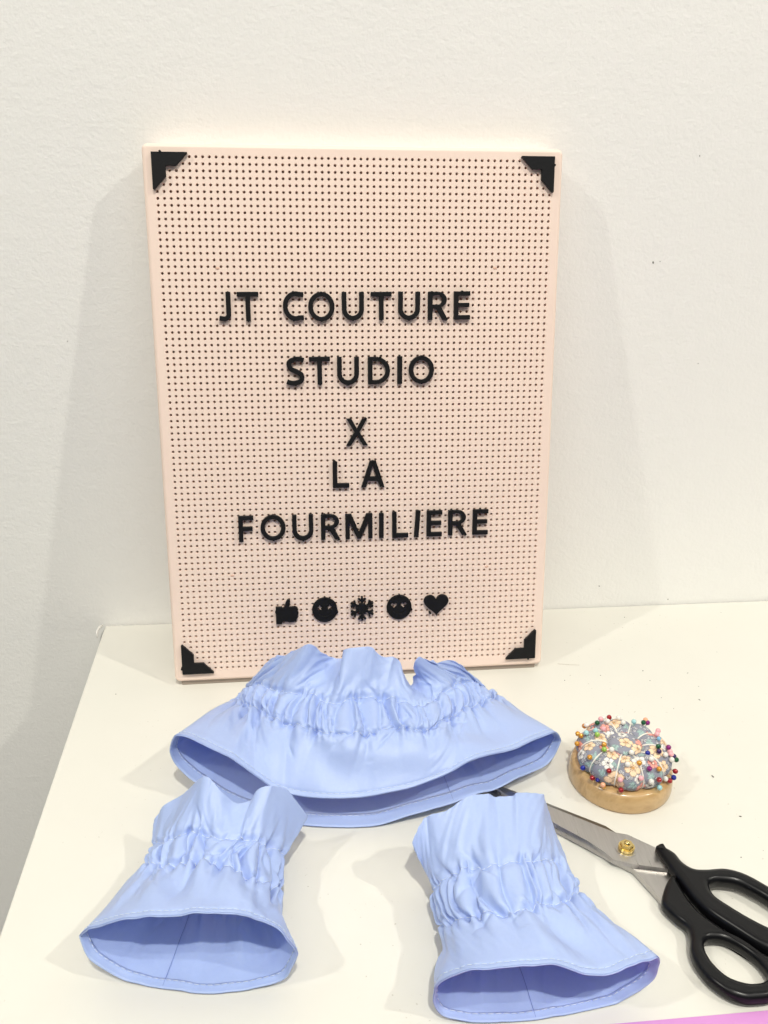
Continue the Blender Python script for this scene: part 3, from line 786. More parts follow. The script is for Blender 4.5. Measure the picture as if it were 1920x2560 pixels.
face('star_eyed_face_peg', 'star_face', [star(-4.0, 1.6, 2.6, 1.25), star(3.9, 2.0, 2.6, 1.25)], 'black round smiling face peg with star-shaped eyes')
face('heart_eyed_face_peg', 'heart_face', [heart(-4.2, 1.8, 2.4), heart(3.6, 1.8, 2.4)], 'black round smiling face peg with heart-shaped eyes')
# snowflake
bars = []
bm = bmesh.new()
def bar(p, q, wd, h0):
    d = Vector((q[0] - p[0], q[1] - p[1], 0)); L_ = d.length; d.normalize(); n_ = Vector((-d.y, d.x, 0)) * wd / 2
    a, c = Vector((p[0], p[1], 0)), Vector((q[0], q[1], 0))
    lo = [bm.verts.new(x + Vector((0, 0, -HALF))) for x in (a - n_, c - n_, c + n_, a + n_)]
    hi = [bm.verts.new(x + Vector((0, 0, h0))) for x in (a - n_, c - n_, c + n_, a + n_)]
    bm.faces.new(hi); bm.faces.new(lo[::-1])
    for i in range(4):
        j = (i + 1) % 4
        bm.faces.new((lo[i], lo[j], hi[j], hi[i]))
for k in range(6):
    a = math.radians(90 + 60 * k); dx, dy = math.cos(a), math.sin(a)
    bar((0, 0), (10.2e-3 * dx, 10.2e-3 * dy), 1.5e-3, HALF - 0.00001 * k)
    for sgn in (-1, 1):
        b2 = a + sgn * math.radians(48)
        bar((6.0e-3 * dx, 6.0e-3 * dy), (6.0e-3 * dx + 3.9e-3 * math.cos(b2), 6.0e-3 * dy + 3.9e-3 * math.sin(b2)), 1.3e-3, HALF - 0.0001 - 0.00002 * sgn)
o = link('snowflake_peg', bm_mesh('snowflake_peg', bm, M['black']))
place(o, *ICN['snow']); tag(o, 'black snowflake peg between the two smiling faces', 'picture peg', G5)
hub = curve_mesh('hub', [mm(star(0, 0, 5.4, 3.9, 90) if False else [(5.0 * (1 if k % 2 == 0 else .78) * math.cos(math.radians(30 * k)), 5.0 * (1 if k % 2 == 0 else .78) * math.sin(math.radians(30 * k))) for k in range(12)])], HALF + 0.0001, 0.0002, M['black'], 1)
link('hub', hub, o)
hp = [(x, y - 1.0) for x, y in heart(0, 1.6, 10.0, 60)]
ymx, ymn = max(p[1] for p in hp), min(p[1] for p in hp)
hp = [(x, (y - (ymx + ymn) / 2) * 17.8 / (ymx - ymn)) for x, y in hp]
o = link('heart_peg', curve_mesh('heart_peg', [mm(hp)], HALF, 0.00028, M['black'], 1))
place(o, *ICN['heart'], rot=0.02); tag(o, 'black plain heart peg, rightmost in the row of picture pegs', 'picture peg', G5); add_pegs(o, [(-.0052, -.0060)])
# corner pieces
cs = [(0, 0), (24.4, 0), (24.6, -.5), (24.2, -1.1), (16.6, -9.0), (9.4, -9.0), (9.4, -16.2), (1.5, -24.4), (.8, -24.8), (0, -24.4)]
cm = curve_mesh('corner_piece', [mm(cs)], HALF, 0.00028, M['black'], 1)
where = ['top left', 'top right', 'bottom left', 'bottom right']
for k, (u, v) in enumerate(CORNERS):
    sx, sy = (1 if k in (0, 2) else -1), (1 if k < 2 else -1)
    lp = [(x * sx, y * sy) for x, y in cs]
    if sx * sy < 0: lp = lp[::-1]
    me = cm if k == 0 else curve_mesh('corner_piece', [mm(lp)], HALF, 0.00028, M['black'], 1)
    o = link('corner_piece', me)
    place(o, u, v)
    tag(o, 'black stepped corner piece on the ' + where[k] + ' corner of the pink board', 'corner piece', 'black corner pieces on the board')
    add_pegs(o, [[(.0062, .0002)], [(-.0002, -.0060)], [(-.0002, .0048)], [(-.006, 0)]][k])
# ------------------------------------------------------------------ scissors
sroot = empty('scissors', Matrix.Translation((PIVOT[0] / 1000, PIVOT[1] / 1000, 0)))
tag(sroot, 'tailor shears with steel blades, brass nut and black handles, reaching under the blue cuff', 'scissors')
si = sroot.matrix_world.inverted()
def prism(name, lo, hi, z0, z1, mat_side, mat_top, matfac=None):
    """solid between outline lo at z0 and outline hi at z1 (same count)"""
    V = [(x / 1000, y / 1000, z0 / 1000) for x, y in lo] + [(x / 1000, y / 1000, z1 / 1000) for x, y in hi]
    n = len(lo)
    F = [tuple(range(n, 2 * n)), tuple(range(n))[::-1]] + [(k, (k + 1) % n, n + (k + 1) % n, n + k) for k in range(n)]
    me = mesh_from(name, V, F, mat_top)
    me.materials.append(mat_side)
    for k, p in enumerate(me.polygons):
        p.material_index = 0 if k == 0 else 1
    bm = bmesh.new(); bm.from_mesh(me)
    bmesh.ops.recalc_face_normals(bm, faces=bm.faces[:])
    bm.to_mesh(me); bm.free()
    return me
# upper blade: flat face plus hollow-ground bevel along its back, dark reflection painted in
A_lo = [(116, -229.5), (131.5, -238.6), (155.6, -255.0), (188.2, -278.7), (193.6, -286.6), (198.6, -288.7), (213.1, -301.5), (214.8, -319.5), (192.3, -313.9), (182.1, -309.4), (178.7, -303.0), (171.1, -293.3), (155.8, -278.2), (134.0, -254.5)]
A_hi = [(117.5, -231.7), (130.0, -241.8), (153.2, -259.0), (183.0, -281.2), (191.5, -287.2), (198.2, -289.2), (212.6, -301.9), (214.2, -318.9), (192.5, -313.2), (182.6, -308.9), (179.3, -302.6), (171.8, -292.8), (156.8, -278.0), (134.6, -253.6)]
bl = prism('blade', A_lo, A_hi, 4.2, 6.6, M['steel_dark'], M['steel'])
for p in bl.polygons:
    if 2 <= p.index and p.index - 2 >= 7: p.material_index = 0
link('blade', bl, sroot, si)
B_lo = [(110.5, -234.5), (121.5, -240.5), (150.0, -262.0), (180.0, -287.0), (206.0, -303.0), (216.2, -316.6), (212.8, -323.5), (201.4, -340.1), (199.0, -333.1), (193.0, -315.6), (183.5, -307.0), (172.5, -295.6), (157.3, -280.7), (131.5, -257.5)]
B_hi = [(x + (2.0 if i > 8 else 1.0) * .3, y + .5) for i, (x, y) in enumerate(B_lo)]
link('blade', prism('blade', B_lo, B_hi, 1.2, 4.0, M['steel'], M['steel']), sroot, si)
def disc(name, r0, r1, z0, z1, n, mat, smooth=False):
    bm = bmesh.new()
    bmesh.ops.create_cone(bm, cap_ends=True, segments=n, radius1=r0, radius2=r1, depth=z1 - z0)
    bmesh.ops.translate(bm, verts=bm.verts, vec=(0, 0, (z0 + z1) / 2))
    bmesh.ops.bevel(bm, geom=[e for e in bm.edges if abs(e.verts[0].co.z - e.verts[1].co.z) < 1e-6], offset=min(r1, z1 - z0) * 0.18, segments=2, affect='EDGES')
    return bm_mesh(name, bm, mat, smooth)
wsh = link('washer', disc('washer', 0.0066, 0.0066, 0.0064, 0.0071, 40, M['steel']), sroot)
nut = link('pivot_nut', disc('pivot_nut', 0.0050, 0.0050, 0.0069, 0.0096, 32, M['brass']), sroot)
link('hex_head', disc('hex_head', 0.0042, 0.0040, 0.0094, 0.0112, 6, M['brass']), nut)
bm = bmesh.new(); bmesh.ops.create_uvsphere(bm, u_segments=16, v_segments=8, radius=0.0019)
link('stud', bm_mesh('stud', bm, M['brass'], True), nut, Matrix.Translation((0, 0, 0.0112)))
def sm_loop(pts, n=90):
    Q = catmull(np.array(pts), n, True)
    return [tuple(q / 1000 - np.array(PIVOT) / 1000) for q in Q]
h1 = [(211.0, -305.3), (212.6, -303.9), (216.5, -306.0), (220.6, -311.0), (222.3, -318.0), (226.5, -323.2), (233.8, -324.6), (245.5, -324.9), (255.8, -329.9), (265.2, -340.2), (274.5, -353.5), (279.5, -367.5), (277, -380), (268, -387), (256, -386.2), (243.4, -381.4), (230.6, -366.6), (221.6, -354.4), (217.5, -343.5), (215.6, -333.0), (213.6, -322.0)]
o1 = [tuple(q) for q in HOLE1[:6]] + [(267.0, -358.0), (269.5, -367.5), (265.0, -374.5), (258.0, -373.5)] + [tuple(q) for q in HOLE1[6:]]
hd = link('handle', curve_mesh('handle', [sm_loop(h1, 120), sm_loop(o1, 70)], 0.0052, 0.0040, M['handle'], 4, True), sroot, Matrix.Translation((0, 0, 0.0075)))
h2 = [(214.0, -325.6), (208.0, -329.5), (200.6, -340.5), (199.3, -346.0), (203.0, -354.7), (206.8, -361.0), (206.0, -367.5), (202.6, -375.9), (202.1, -384.3), (205.0, -394.8), (211.3, -403.2), (218.5, -407.2), (225.6, -408.0), (233.5, -407.6), (243.0, -404.5), (249.5, -397.5), (248.8, -388.5), (242.8, -383.0), (229.6, -368.0), (220.2, -355.6), (215.8, -344.0)]
link('handle', curve_mesh('handle', [sm_loop(h2, 120), sm_loop(HOLE2, 70)], 0.0046, 0.0036, M['handle'], 4, True), sroot, Matrix.Translation((0, 0, 0.0052)))

# ------------------------------------------------------------------ pincushion
proot = empty('pincushion', Matrix.Translation((CC[0] / 1000, CC[1] / 1000, 0)))
tag(proot, 'round floral pincushion with white cords on a varnished wooden base', 'pincushion')
pi_ = proot.matrix_world.inverted()
prof = [(0, 0.0003), (34.0, 0.0003), (34.9, 0.8), (35.2, 3), (35.0, 8), (34.3, 12.2), (33.3, 14.0), (31.8, 14.8), (30, 15.0), (0, 15.0)]
V, F = [], []
ns = 72
for (r_, z_) in prof:
    for k in range(ns):
        a = 2 * math.pi * k / ns
        V.append((r_ / 1000 * math.cos(a), r_ / 1000 * math.sin(a), z_ / 1000))
for i in range(len(prof) - 1):
    for k in range(ns):
        k2 = (k + 1) % ns
        F.append((i * ns + k, i * ns + k2, (i + 1) * ns + k2, (i + 1) * ns + k))
link('wooden_base', mesh_from('wooden_base', V, F, M['wood'], True), proot)
NT, NP = 520, 150
CG = cushion_grid(NT, NP)
CN = grid_normals(CG)
CN *= np.sign(((CG - np.array([CC[0], CC[1], 26.0])) * CN).sum(-1).mean())

def srgb(r, g, b):
    c = np.array([r, g, b]) / 255.0
    return np.where(c <= 0.04045, c / 12.92, ((c + 0.055) / 1.055) ** 2.4)
def paint(Pts, Nrm, seed, spots):
    """floral print laid on the cloth: list of motifs stamped in their tangent planes"""
    rg = np.random.default_rng(seed)
    ground = srgb(140, 142, 156)
    col = np.tile(ground, (len(Pts), 1))
    dark = srgb(58, 52, 58)
    for (kind, c, nrm, ang, size) in spots:
        d = Pts - c
        near = np.where((np.linalg.norm(d, axis=1) < size * 1.5) & ((Nrm @ nrm) > 0.2))[0]
        if len(near) == 0: continue
        t = np.cross(nrm, [0.3, 0.2, 1.0]); t /= np.linalg.norm(t); s = np.cross(nrm, t)
        x, y = d[near] @ t, d[near] @ s
        x, y = x * math.cos(ang) - y * math.sin(ang), x * math.sin(ang) + y * math.cos(ang)
        rr, aa = np.hypot(x, y) / size, np.arctan2(y, x)
        if kind in ('peach', 'pink', 'white'):
            base = {'peach': srgb(243, 212, 178), 'pink': srgb(232, 160, 148), 'white': srgb(235, 232, 226)}[kind]
            pet = 0.62 + 0.38 * np.abs(np.cos(2.5 * aa)) ** 0.6
            notch = 1 - 0.10 * np.exp(-((np.mod(aa, 2 * np.pi / 5) - 0.0) / 0.12) ** 2)
            lim = pet * notch
            inside = rr < lim
            edge = inside & (rr > lim - 0.07 - 0.12 / size)
            vein = inside & (np.abs(np.sin(2.5 * aa)) > 0.985) & (rr > .2)
            k = near[inside]; col[k] = base
            col[near[inside & (rr < 0.5)]] = base * 0.90
            col[near[edge]] = base * 0.35 + dark * 0.65
            col[near[vein]] = base * 0.4 + dark * 0.6
            cen = rr < 0.17
            col[near[cen]] = {'peach': srgb(196, 150, 96), 'pink': srgb(250, 235, 215), 'white': srgb(90, 80, 86)}[kind]
            st_ = (rr > 0.17) & (rr < 0.38) & (np.abs(np.sin(5 * aa)) > 0.93)
            col[near[st_]] = dark
        elif kind == 'leaf':
            base = srgb(168, 194, 192)
            for (ox, oy, la, L_, W_) in ((0, 0, 0.0, .62, .20), (-.25, .28, .9, .45, .17), (-.25, -.28, -.9, .45, .17), (-.55, .25, 1.3, .35, .14), (-.55, -.25, -1.3, .35, .14)):
                px_, py_ = x / size - ox, y / size - oy
                lx, ly = px_ * math.cos(la) + py_ * math.sin(la), -px_ * math.sin(la) + py_ * math.cos(la)
                q = np.clip(np.abs(lx) / L_, 0, 1)
                w_ = W_ * (1 - q ** 2)
                ins = (np.abs(lx) < L_) & (np.abs(ly) < w_)
                col[near[ins]] = base
                col[near[ins & (np.abs(ly) > w_ - 0.04)]] = base * .5
                col[near[ins & (np.abs(ly) < 0.02)]] = base * .45
        elif kind == 'tiny':
            ins = rr < 0.75 + 0.25 * np.cos(5 * aa)
            col[near[ins]] = srgb(214, 214, 214)
            col[near[ins & (rr > 0.6 + 0.2 * np.cos(5 * aa))]] = dark
            col[near[rr < 0.28]] = srgb(120, 120, 138)
    return col * (1 + 0.05 * rg.standard_normal((len(Pts), 1)))
def spots_on(G_, N_, seed, n_big, n_small, smin=4.0):
    rg = np.random.default_rng(seed)
    out = []
    used = []
    kinds = ['peach', 'pink', 'leaf', 'leaf', 'peach', 'white', 'leaf', 'pink', 'leaf']
    tries = 0
    while len(out) < n_big and tries < 6000:
        tries += 1
        i, j = rg.integers(G_.shape[0]), rg.integers(G_.shape[1])
        kind = kinds[len(out) % len(kinds)]
        size = {'peach': 6.2, 'pink': 5.2, 'leaf': 5.4, 'white': 4.8}[kind] * rg.uniform(.68, 1.0)
        if any(np.linalg.norm(G_[i, j] - u) < (size + s_) * 0.82 for u, s_ in used): continue
        used.append((G_[i, j], size))
        out.append((kind, G_[i, j], N_[i, j], rg.uniform(0, 6.28), size))
    tiny = []
    tries = 0
    while len(tiny) < n_small and tries < 8000:
        tries += 1
        i, j = rg.integers(G_.shape[0]), rg.integers(G_.shape[1])
        if any(np.linalg.norm(G_[i, j] - u) < s_ * 0.75 + .6 for u, s_ in used): continue
        used.append((G_[i, j], 1.6))
        tiny.append(('tiny', G_[i, j], N_[i, j], rg.uniform(0, 6.28), rg.uniform(1.2, 1.8)))
    return tiny + out
def grid_mesh(name, G_, mat, closed=True, scale=0.001, off=(0, 0, 0), flip=False, uv=None):
    nu, nv = G_.shape[:2]
    V = (G_.reshape(-1, 3)) * scale - np.array(off)
    i = np.arange(nu if closed else nu - 1); j = np.arange(nv - 1)
    I, J = np.meshgrid(i, j, indexing='ij')
    I2 = (I + 1) % nu
    q = np.stack([I * nv + J, I2 * nv + J, I2 * nv + J + 1, I * nv + J + 1], -1).reshape(-1, 4)
    if flip: q = q[:, ::-1]
    me = bpy.data.meshes.new(name)
    me.vertices.add(len(V)); me.vertices.foreach_set('co', V.ravel())
    nf = len(q)
    me.loops.add(nf * 4); me.loops.foreach_set('vertex_index', q.ravel().astype(np.int32))
    me.polygons.add(nf)
    me.polygons.foreach_set('loop_start', np.arange(0, nf * 4, 4, dtype=np.int32))
    me.update(calc_edges=True)
    me.validate()
    me.polygons.foreach_set('use_smooth', [True] * nf)
    if uv is not None:
        ul = me.uv_layers.new(name='UVMap')
        Iu = np.stack([I, I + 1, I + 1, I], -1).reshape(-1, 4); Jv = np.stack([J, J, J + 1, J + 1], -1).reshape(-1, 4)
        if flip: Iu, Jv = Iu[:, ::-1], Jv[:, ::-1]
        ul.data.foreach_set('uv', np.stack([Iu * uv[0], Jv * uv[1]], -1).ravel().astype(np.float32))
    me.materials.append(mat)
    me.update()
    return me
sp_ = spots_on(CG[:, :135], CN[:, :135], 11, 92, 320)
pc = paint(CG.reshape(-1, 3), CN.reshape(-1, 3), 1, sp_)
cme = grid_mesh('cushion_pad', CG, M['print'], True)
ca = cme.color_attributes.new('print', 'FLOAT_COLOR', 'POINT')
ca.data.foreach_set('color', np.concatenate([np.clip(pc, 0, 1), np.ones((len(pc), 1))], 1).ravel().astype(np.float32))
link('cushion_pad', cme, proot, pi_)
# button of the same cloth in the middle
bg_t = np.arange(120) * 2 * np.pi / 120
bp_ = catmull([(10.4, 28.0), (11.6, 29.6), (10.8, 31.6), (7.6, 32.9), (3.8, 33.3), (0.01, 33.4)], 44)
BG = np.stack([CC[0] + bp_[None, :, 0] * np.cos(bg_t)[:, None], CC[1] + bp_[None, :, 0] * np.sin(bg_t)[:, None], np.repeat(bp_[None, :, 1], 120, 0)], -1)
BN = grid_normals(BG); BN *= np.sign(((BG - np.array([CC[0], CC[1], 29.0])) * BN).sum(-1).mean())
pc = paint(BG.reshape(-1, 3), BN.reshape(-1, 3), 2, spots_on(BG[:, 8:40], BN[:, 8:40], 4, 7, 8))
bme = grid_mesh('button', BG, M['print'], True)
ca = bme.color_attributes.new('print', 'FLOAT_COLOR', 'POINT')
ca.data.foreach_set('color', np.concatenate([np.clip(pc, 0, 1), np.ones((len(pc), 1))], 1).ravel().astype(np.float32))
link('button', bme, proot, pi_)
for k in range(NSTR):
    th_ = TH0 + 2 * math.pi * k / NSTR
    i = int(round((th_ % (2 * math.pi)) / (2 * math.pi) * NT)) % NT
    jj = list(range(4, NP - 46, 4))
    V, F = tube([(CG[i, j] + CN[i, j] * 0.35) / 1000 for j in jj], 0.00055, 6)
    link('cord', mesh_from('cord', V, F, M['string'], True), proot, pi_)

# ------------------------------------------------------------------ pins
PCOL = {'pink': (0.86, 0.42, 0.46), 'white': (0.80, 0.78, 0.72), 'red': (0.34, 0.006, 0.012), 'aqua': (0.34, 0.62, 0.64), 'green': (0.004, 0.09, 0.03),
        'magenta': (0.24, 0.004, 0.17), 'peach': (0.85, 0.42, 0.25), 'orange': (0.62, 0.25, 0.05), 'lime': (0.28, 0.48, 0.06), 'gold': (0.64, 0.30, 0.03),
        'blue': (0.008, 0.02, 0.30), 'navy': (0.006, 0.008, 0.22), 'purple': (0.035, 0.008, 0.10), 'sky': (0.22, 0.50, 0.75)}
def head_mesh(colr):
    m_ = material('pearl_' + colr, PCOL[colr], 0.22)
    b_ = m_.node_tree.nodes['Principled BSDF']
    b_.inputs['Coat Weight'].default_value = 0.8; b_.inputs['Coat Roughness'].default_value = 0.05
    b_.inputs['Metallic'].default_value = 0.25 if colr in ('gold', 'red', 'green', 'blue', 'magenta', 'purple', 'navy') else 0.0
    bm_ = bmesh.new(); bmesh.ops.create_uvsphere(bm_, u_segments=16, v_segments=10, radius=0.00182)
    return bm_mesh('head', bm_, m_, True)
HEAD = {}
V, F = tube([(0, 0, -0.011), (0, 0, -0.001)], 0.00030, 6)
SHAFT = mesh_from('shaft', V, F, M['pin_steel'], True)
for k, (x, y, z_, nx, ny, nz, dd, colr) in enumerate(PINS):
    if colr not in HEAD: HEAD[colr] = head_mesh(colr)
    q = Vector((nx, ny, nz)).to_track_quat('Z', 'Y')
    root = empty('pin', Matrix.Translation((x / 1000, y / 1000, z_ / 1000)) @ q.to_matrix().to_4x4())
    s_ = 0.82 if colr in ('navy', 'sky') else 1.0
    link('head', HEAD[colr], root, Matrix.Diagonal((s_, s_, s_, 1)))
    link('shaft', SHAFT, root)
    tag(root, PIN_LABELS[k], 'pin', 'pearl-headed pins stuck in the pincushion')
# ------------------------------------------------------------------ the blue cotton pieces
def arclen_resample(Q, n, closed=False):
    Q = np.asarray(Q, float)
    if closed: Q = np.vstack([Q, Q[:1]])
    s = np.concatenate([[0], np.cumsum(np.linalg.norm(np.diff(Q, axis=0), axis=1))])
    t = np.linspace(0, s[-1], n, endpoint=not closed)
    return np.stack([np.interp(t, s, Q[:, k]) for k in range(3)], 1)
def ring_from(upper, lower, nu):
    h = nu // 2
    U = arclen_resample(catmull(upper, 400), h + 1)
    L = arclen_resample(catmull(lower, 400), nu - h + 1)
    return np.vstack([U[:-1], L[:-1]])
def low_path(upper, zlow, yshift, n=9, wob=0.0, seed=0):
    """underside of a ring that lies on the table, from the right end back to the left end"""
    a, b = np.array(upper[-1], float), np.array(upper[0], float)
    rg = np.random.default_rng(seed)
    out = [a]
    for k in range(1, n):
        t = k / n
        e = math.sin(math.pi * t) ** 0.5
        p = a + (b - a) * t
        out.append([p[0], p[1] + yshift * math.sin(math.pi * t), max(zlow, p[2] * (1 - e) + zlow * e + wob * rg.uniform(0, 1))])
    out.append(b)
    return out
def lowpass(A, keep):
    Fq = np.fft.rfft(A, axis=0)
    k = np.arange(Fq.shape[0])
    w = np.exp(-(k / keep) ** 4)
    return np.fft.irfft(Fq * w[:, None], n=A.shape[0], axis=0)
def solve_cloth(rings, rows, C, iters, gathers, seed, amp=1.6, keep=7, band_keep=10, kfr=0.35):
    """rings: hem, low stitch, up stitch, frill edge (nu x 3). rows: rows between them. Returns nu x nv x 3 (mm)."""
    nu = len(rings[0])
    R0, R1, R2, R3 = rings
    r1, r2, r3 = rows[0], rows[0] + rows[1], sum(rows)
    nv = r3 + 1
    S = np.zeros((nu, nv, 3))
    # smooth base surface by cubic interpolation along v
    ext0, ext4 = R0 + (R0 - R1) * 0.4, R3 + (R3 - R2) * 0.3
    keys = [ext0, R0, R1, R2, R3, ext4]
    for seg, (a, b) in enumerate(((0, r1), (r1, r2), (r2, r3))):
        p0, p1, p2, p3 = keys[seg], keys[seg + 1], keys[seg + 2], keys[seg + 3]
        L1 = np.linalg.norm(p2 - p1, axis=1).mean()
        ta = (p2 - p0) * (L1 / (np.linalg.norm(p1 - p0, axis=1).mean() + L1)) * 0.8
        tb = (p3 - p1) * (L1 / (np.linalg.norm(p3 - p2, axis=1).mean() + L1)) * 0.8
        for j in range(a, b + 1):
            f = (j - a) / (b - a)
            h00, h10, h01, h11 = 2 * f ** 3 - 3 * f ** 2 + 1, f ** 3 - 2 * f ** 2 + f, -2 * f ** 3 + 3 * f ** 2, f ** 3 - f ** 2
            S[:, j] = h00 * p1 + h10 * ta + h01 * p2 + h11 * tb
    rg = np.random.default_rng(seed)
    X = S.copy()
    N_ = np.cross(np.roll(S, -1, 0) - np.roll(S, 1, 0), np.gradient(S, axis=1))
    N_ /= np.linalg.norm(N_, axis=-1, keepdims=True) + 1e-9
    u = np.arange(nu) / nu
    # seeds of the gathers
    wav = np.zeros(nu)
    for g in gathers:
        ph = rg.uniform(0, 6.28); warp = 0.25 * np.sin(2 * np.pi * (2 * u + rg.uniform()))
        wav += np.cos(2 * np.pi * g * u + ph + warp * 6) / len(gathers) ** 0.5
    jj = np.arange(nv)
    mid = (r1 + r2) / 2
    env = np.exp(-((jj - mid) / (0.75 * (r2 - r1))) ** 2)
    shift = np.array([np.interp((u + 0.012 * math.sin(0.21 * j + 1.7 * seed)) % 1, u, wav, period=1) for j in jj]).T
    X += N_ * (amp * env[None, :] * shift)[..., None]
    X += rg.standard_normal(X.shape) * 0.05
    Lu = C / nu
    Lv = lowpass(np.linalg.norm(np.diff(S, axis=1), axis=-1), 6) * 1.01
    Ld = np.sqrt(Lu ** 2 + Lv ** 2)
    # target stiffness per row
    kt = np.full(nv, 0.012)
    kt += 0.45 * np.exp(-(jj / 2.0) ** 2)
    kt += 0.05 * np.exp(-(jj / 12.0) ** 2)
    kt += 0.22 * (np.exp(-((jj - r1) / 1.2) ** 2) + np.exp(-((jj - r2) / 1.2) ** 2))
    kt += kfr * np.exp(-((jj - r3) / 3.0) ** 2)
    eu = np.arange(nu)
    def pairs(A, B, rest, stiff, comp=1.0):
        d = X[B] - X[A]
        l = np.sqrt((d * d).sum(-1, keepdims=True)) + 1e-9
        e = (l - rest) / l
        k = np.where(e > 0, stiff, stiff * comp)
        c = 0.5 * k * e * d
        X[A] += c
        X[B] -= c
    ev, od = np.arange(0, nu, 2), np.arange(1, nu, 2)
    for it in range(iters):
        for a in (ev, od):
            pairs((a,), (((a + 1) % nu),), Lu, 0.9)
        for c0 in (0, 1):
            c = np.arange(c0, nv - 1, 2)
            pairs((slice(None), c), (slice(None), c + 1), Lv[:, c, None], 0.9)
        for c0 in (0, 1):
            c = np.arange(c0, nv - 1, 2)
            for a in (ev, od):
                pairs(np.ix_(a, c), np.ix_((a + 1) % nu, c + 1), Ld[np.ix_(a, c)][..., None], 0.25, 0.3)
                pairs(np.ix_((a + 1) % nu, c), np.ix_(a, c + 1), Ld[np.ix_(a, c)][..., None], 0.25, 0.3)
        # bending: resist sharp folds
        lap = 0.5 * (np.roll(X, 1, 0) + np.roll(X, -1, 0)) - X
        bi = 0.5 * (np.roll(lap, 1, 0) + np.roll(lap, -1, 0)) - lap
        X -= 0.16 * bi
        lv = np.zeros_like(X); lv[:, 1:-1] = 0.5 * (X[:, :-2] + X[:, 2:]) - X[:, 1:-1]
        bv = np.zeros_like(X); bv[:, 2:-2] = 0.5 * (lv[:, 1:-3] + lv[:, 3:-1]) - lv[:, 2:-2]
        X -= 0.25 * bv
        # shape targets (only the smooth part of the ring, so that gathers stay free)
        D = S - X
        for j in range(nv):
            if j < 3: d = D[:, j]
            elif abs(j - r1) < 4 or abs(j - r2) < 4: d = lowpass(D[:, j], band_keep)
            elif j > r2 + 6: d = lowpass(D[:, j], 30)
            else: d = lowpass(D[:, j], keep)
            X[:, j] += kt[j] * d
        # the table
        zmin = 0.9
        X[..., 2] = np.maximum(X[..., 2], zmin)
    return X, (r1, r2, r3)
def add_creases(X, C, r1, r2, r3, seed, n, k0, deep=2.1):
    """gathers of the two elastic lines: puffs between them, darts fanning into the skirt and the frill"""
    nu, nv = X.shape[:2]
    rg = np.random.default_rng(100 + seed)
    XL = np.stack([lowpass(X[:, j], k0 if j < r2 + 6 else k0 * 2.2) for j in range(nv)], 1)
    jj = np.arange(nv)
    keep = 0.2 + 0.2 * np.exp(-((jj - (r1 + r2) / 2) / (r2 - r1)) ** 2)
    keep[:5] = 0.6; keep[-3:] = 0.5
    X = XL + (X - XL) * keep[None, :, None]
    Xs = X.copy()
    for _ in range(3):
        Xs = 0.5 * Xs + 0.25 * (np.roll(Xs, 1, 0) + np.roll(Xs, -1, 0))
    N_ = grid_normals(Xs)
    N_ *= np.sign(((Xs - Xs.mean(0)[None]) * N_).sum(-1).mean())
    Tv = np.gradient(Xs, axis=1); Tv /= np.linalg.norm(Tv, axis=-1, keepdims=True) + 1e-9
    su = C / nu
    U = np.arange(nu)[:, None] * su
    J = jj[None, :].astype(float)
    H = np.zeros((nu, nv)); Sv = np.zeros((nu, nv))
    def wrapd(d): return (d + C / 2) % C - C / 2
    def positions(m):
        p = (np.arange(m) + rg.uniform(-.62, .62, m)) / m * C + rg.uniform(0, C)
        return p % C
    def skew(d, s):
        return np.where(d * s > 0, d * 1.9, d * 0.62)
    def cusp(d, w): return np.exp(-(np.sqrt(d * d + (0.22 * w) ** 2) - 0.22 * w) / w)
    band = r2 - r1
    mm_row = np.linalg.norm(np.diff(X, axis=1), axis=-1).mean()
    # where the elastic catches the cloth: sorted points on each line, tied to each other
    gaps = rg.uniform(0.35, 1.65, n); gaps *= C / gaps.sum()
    P1 = np.cumsum(gaps) - gaps[0]
    P2 = P1 + rg.normal(0, 0.75, n) * C / n
    for k in range(1, n): P2[k] = max(P2[k], P2[k - 1] + 0.25 * gaps[k - 1])
    P2 = np.minimum(P2, P2[0] + C - 1.0)
    bow = rg.normal(0, 0.4, n) * C / n
    A = np.clip(0.34 * gaps, 0.7, 3.6) * rg.uniform(0.55, 1.35, n) * deep
    gam = rg.uniform(0.55, 1.7, n)
    Ls = np.where(rg.uniform(size=n) < 0.42, rg.uniform(12, 30, n), rg.uniform(4, 10, n))
    Lf = np.where(rg.uniform(size=n) < 0.38, rg.uniform(8, 20, n), rg.uniform(2.5, 6, n))
    us = np.arange(nu) * su
    for j in range(nv):
        x = np.clip((j - r1) / band, 0, 1)
        drift = (j - r1) * 0.05 * np.sin(7.0 * P1 / C * 2 * np.pi) if j < r1 else 0.0
        p = P1 * (1 - x) + P2 * x + bow * np.sin(np.pi * x) + drift
        p = np.maximum.accumulate(p)
        q = (us - p[0]) % C
        pk = np.concatenate([p - p[0], [C]])
        k = np.clip(np.searchsorted(pk, q, side='right') - 1, 0, n - 1)
        s = (q - pk[k]) / np.maximum(pk[k + 1] - pk[k], 1e-3)
        s = np.clip(s, 0, 1) ** gam[k]
        bul = np.sin(np.pi * s) ** 0.9 - 0.62
        if j < r1: env = 1.0 * np.exp(-((r1 - j) / Ls[k]) ** 1.2)
        elif j > r2: env = 0.78 * np.exp(-((j - r2) / Lf[k]) ** 1.3)
        else: env = 0.70 + 0.30 * np.sin(np.pi * x) ** 0.8
        h = A[k] * env * bul
        if j < r1 - 3 or j > r2 + 3:
            w_ = min(4.0, 0.25 * max(r1 - j, j - r2))
            for _ in range(int(w_ * 2)):
                h = 0.5 * h + 0.25 * (np.roll(h, 1) + np.roll(h, -1))
        H[:, j] += h
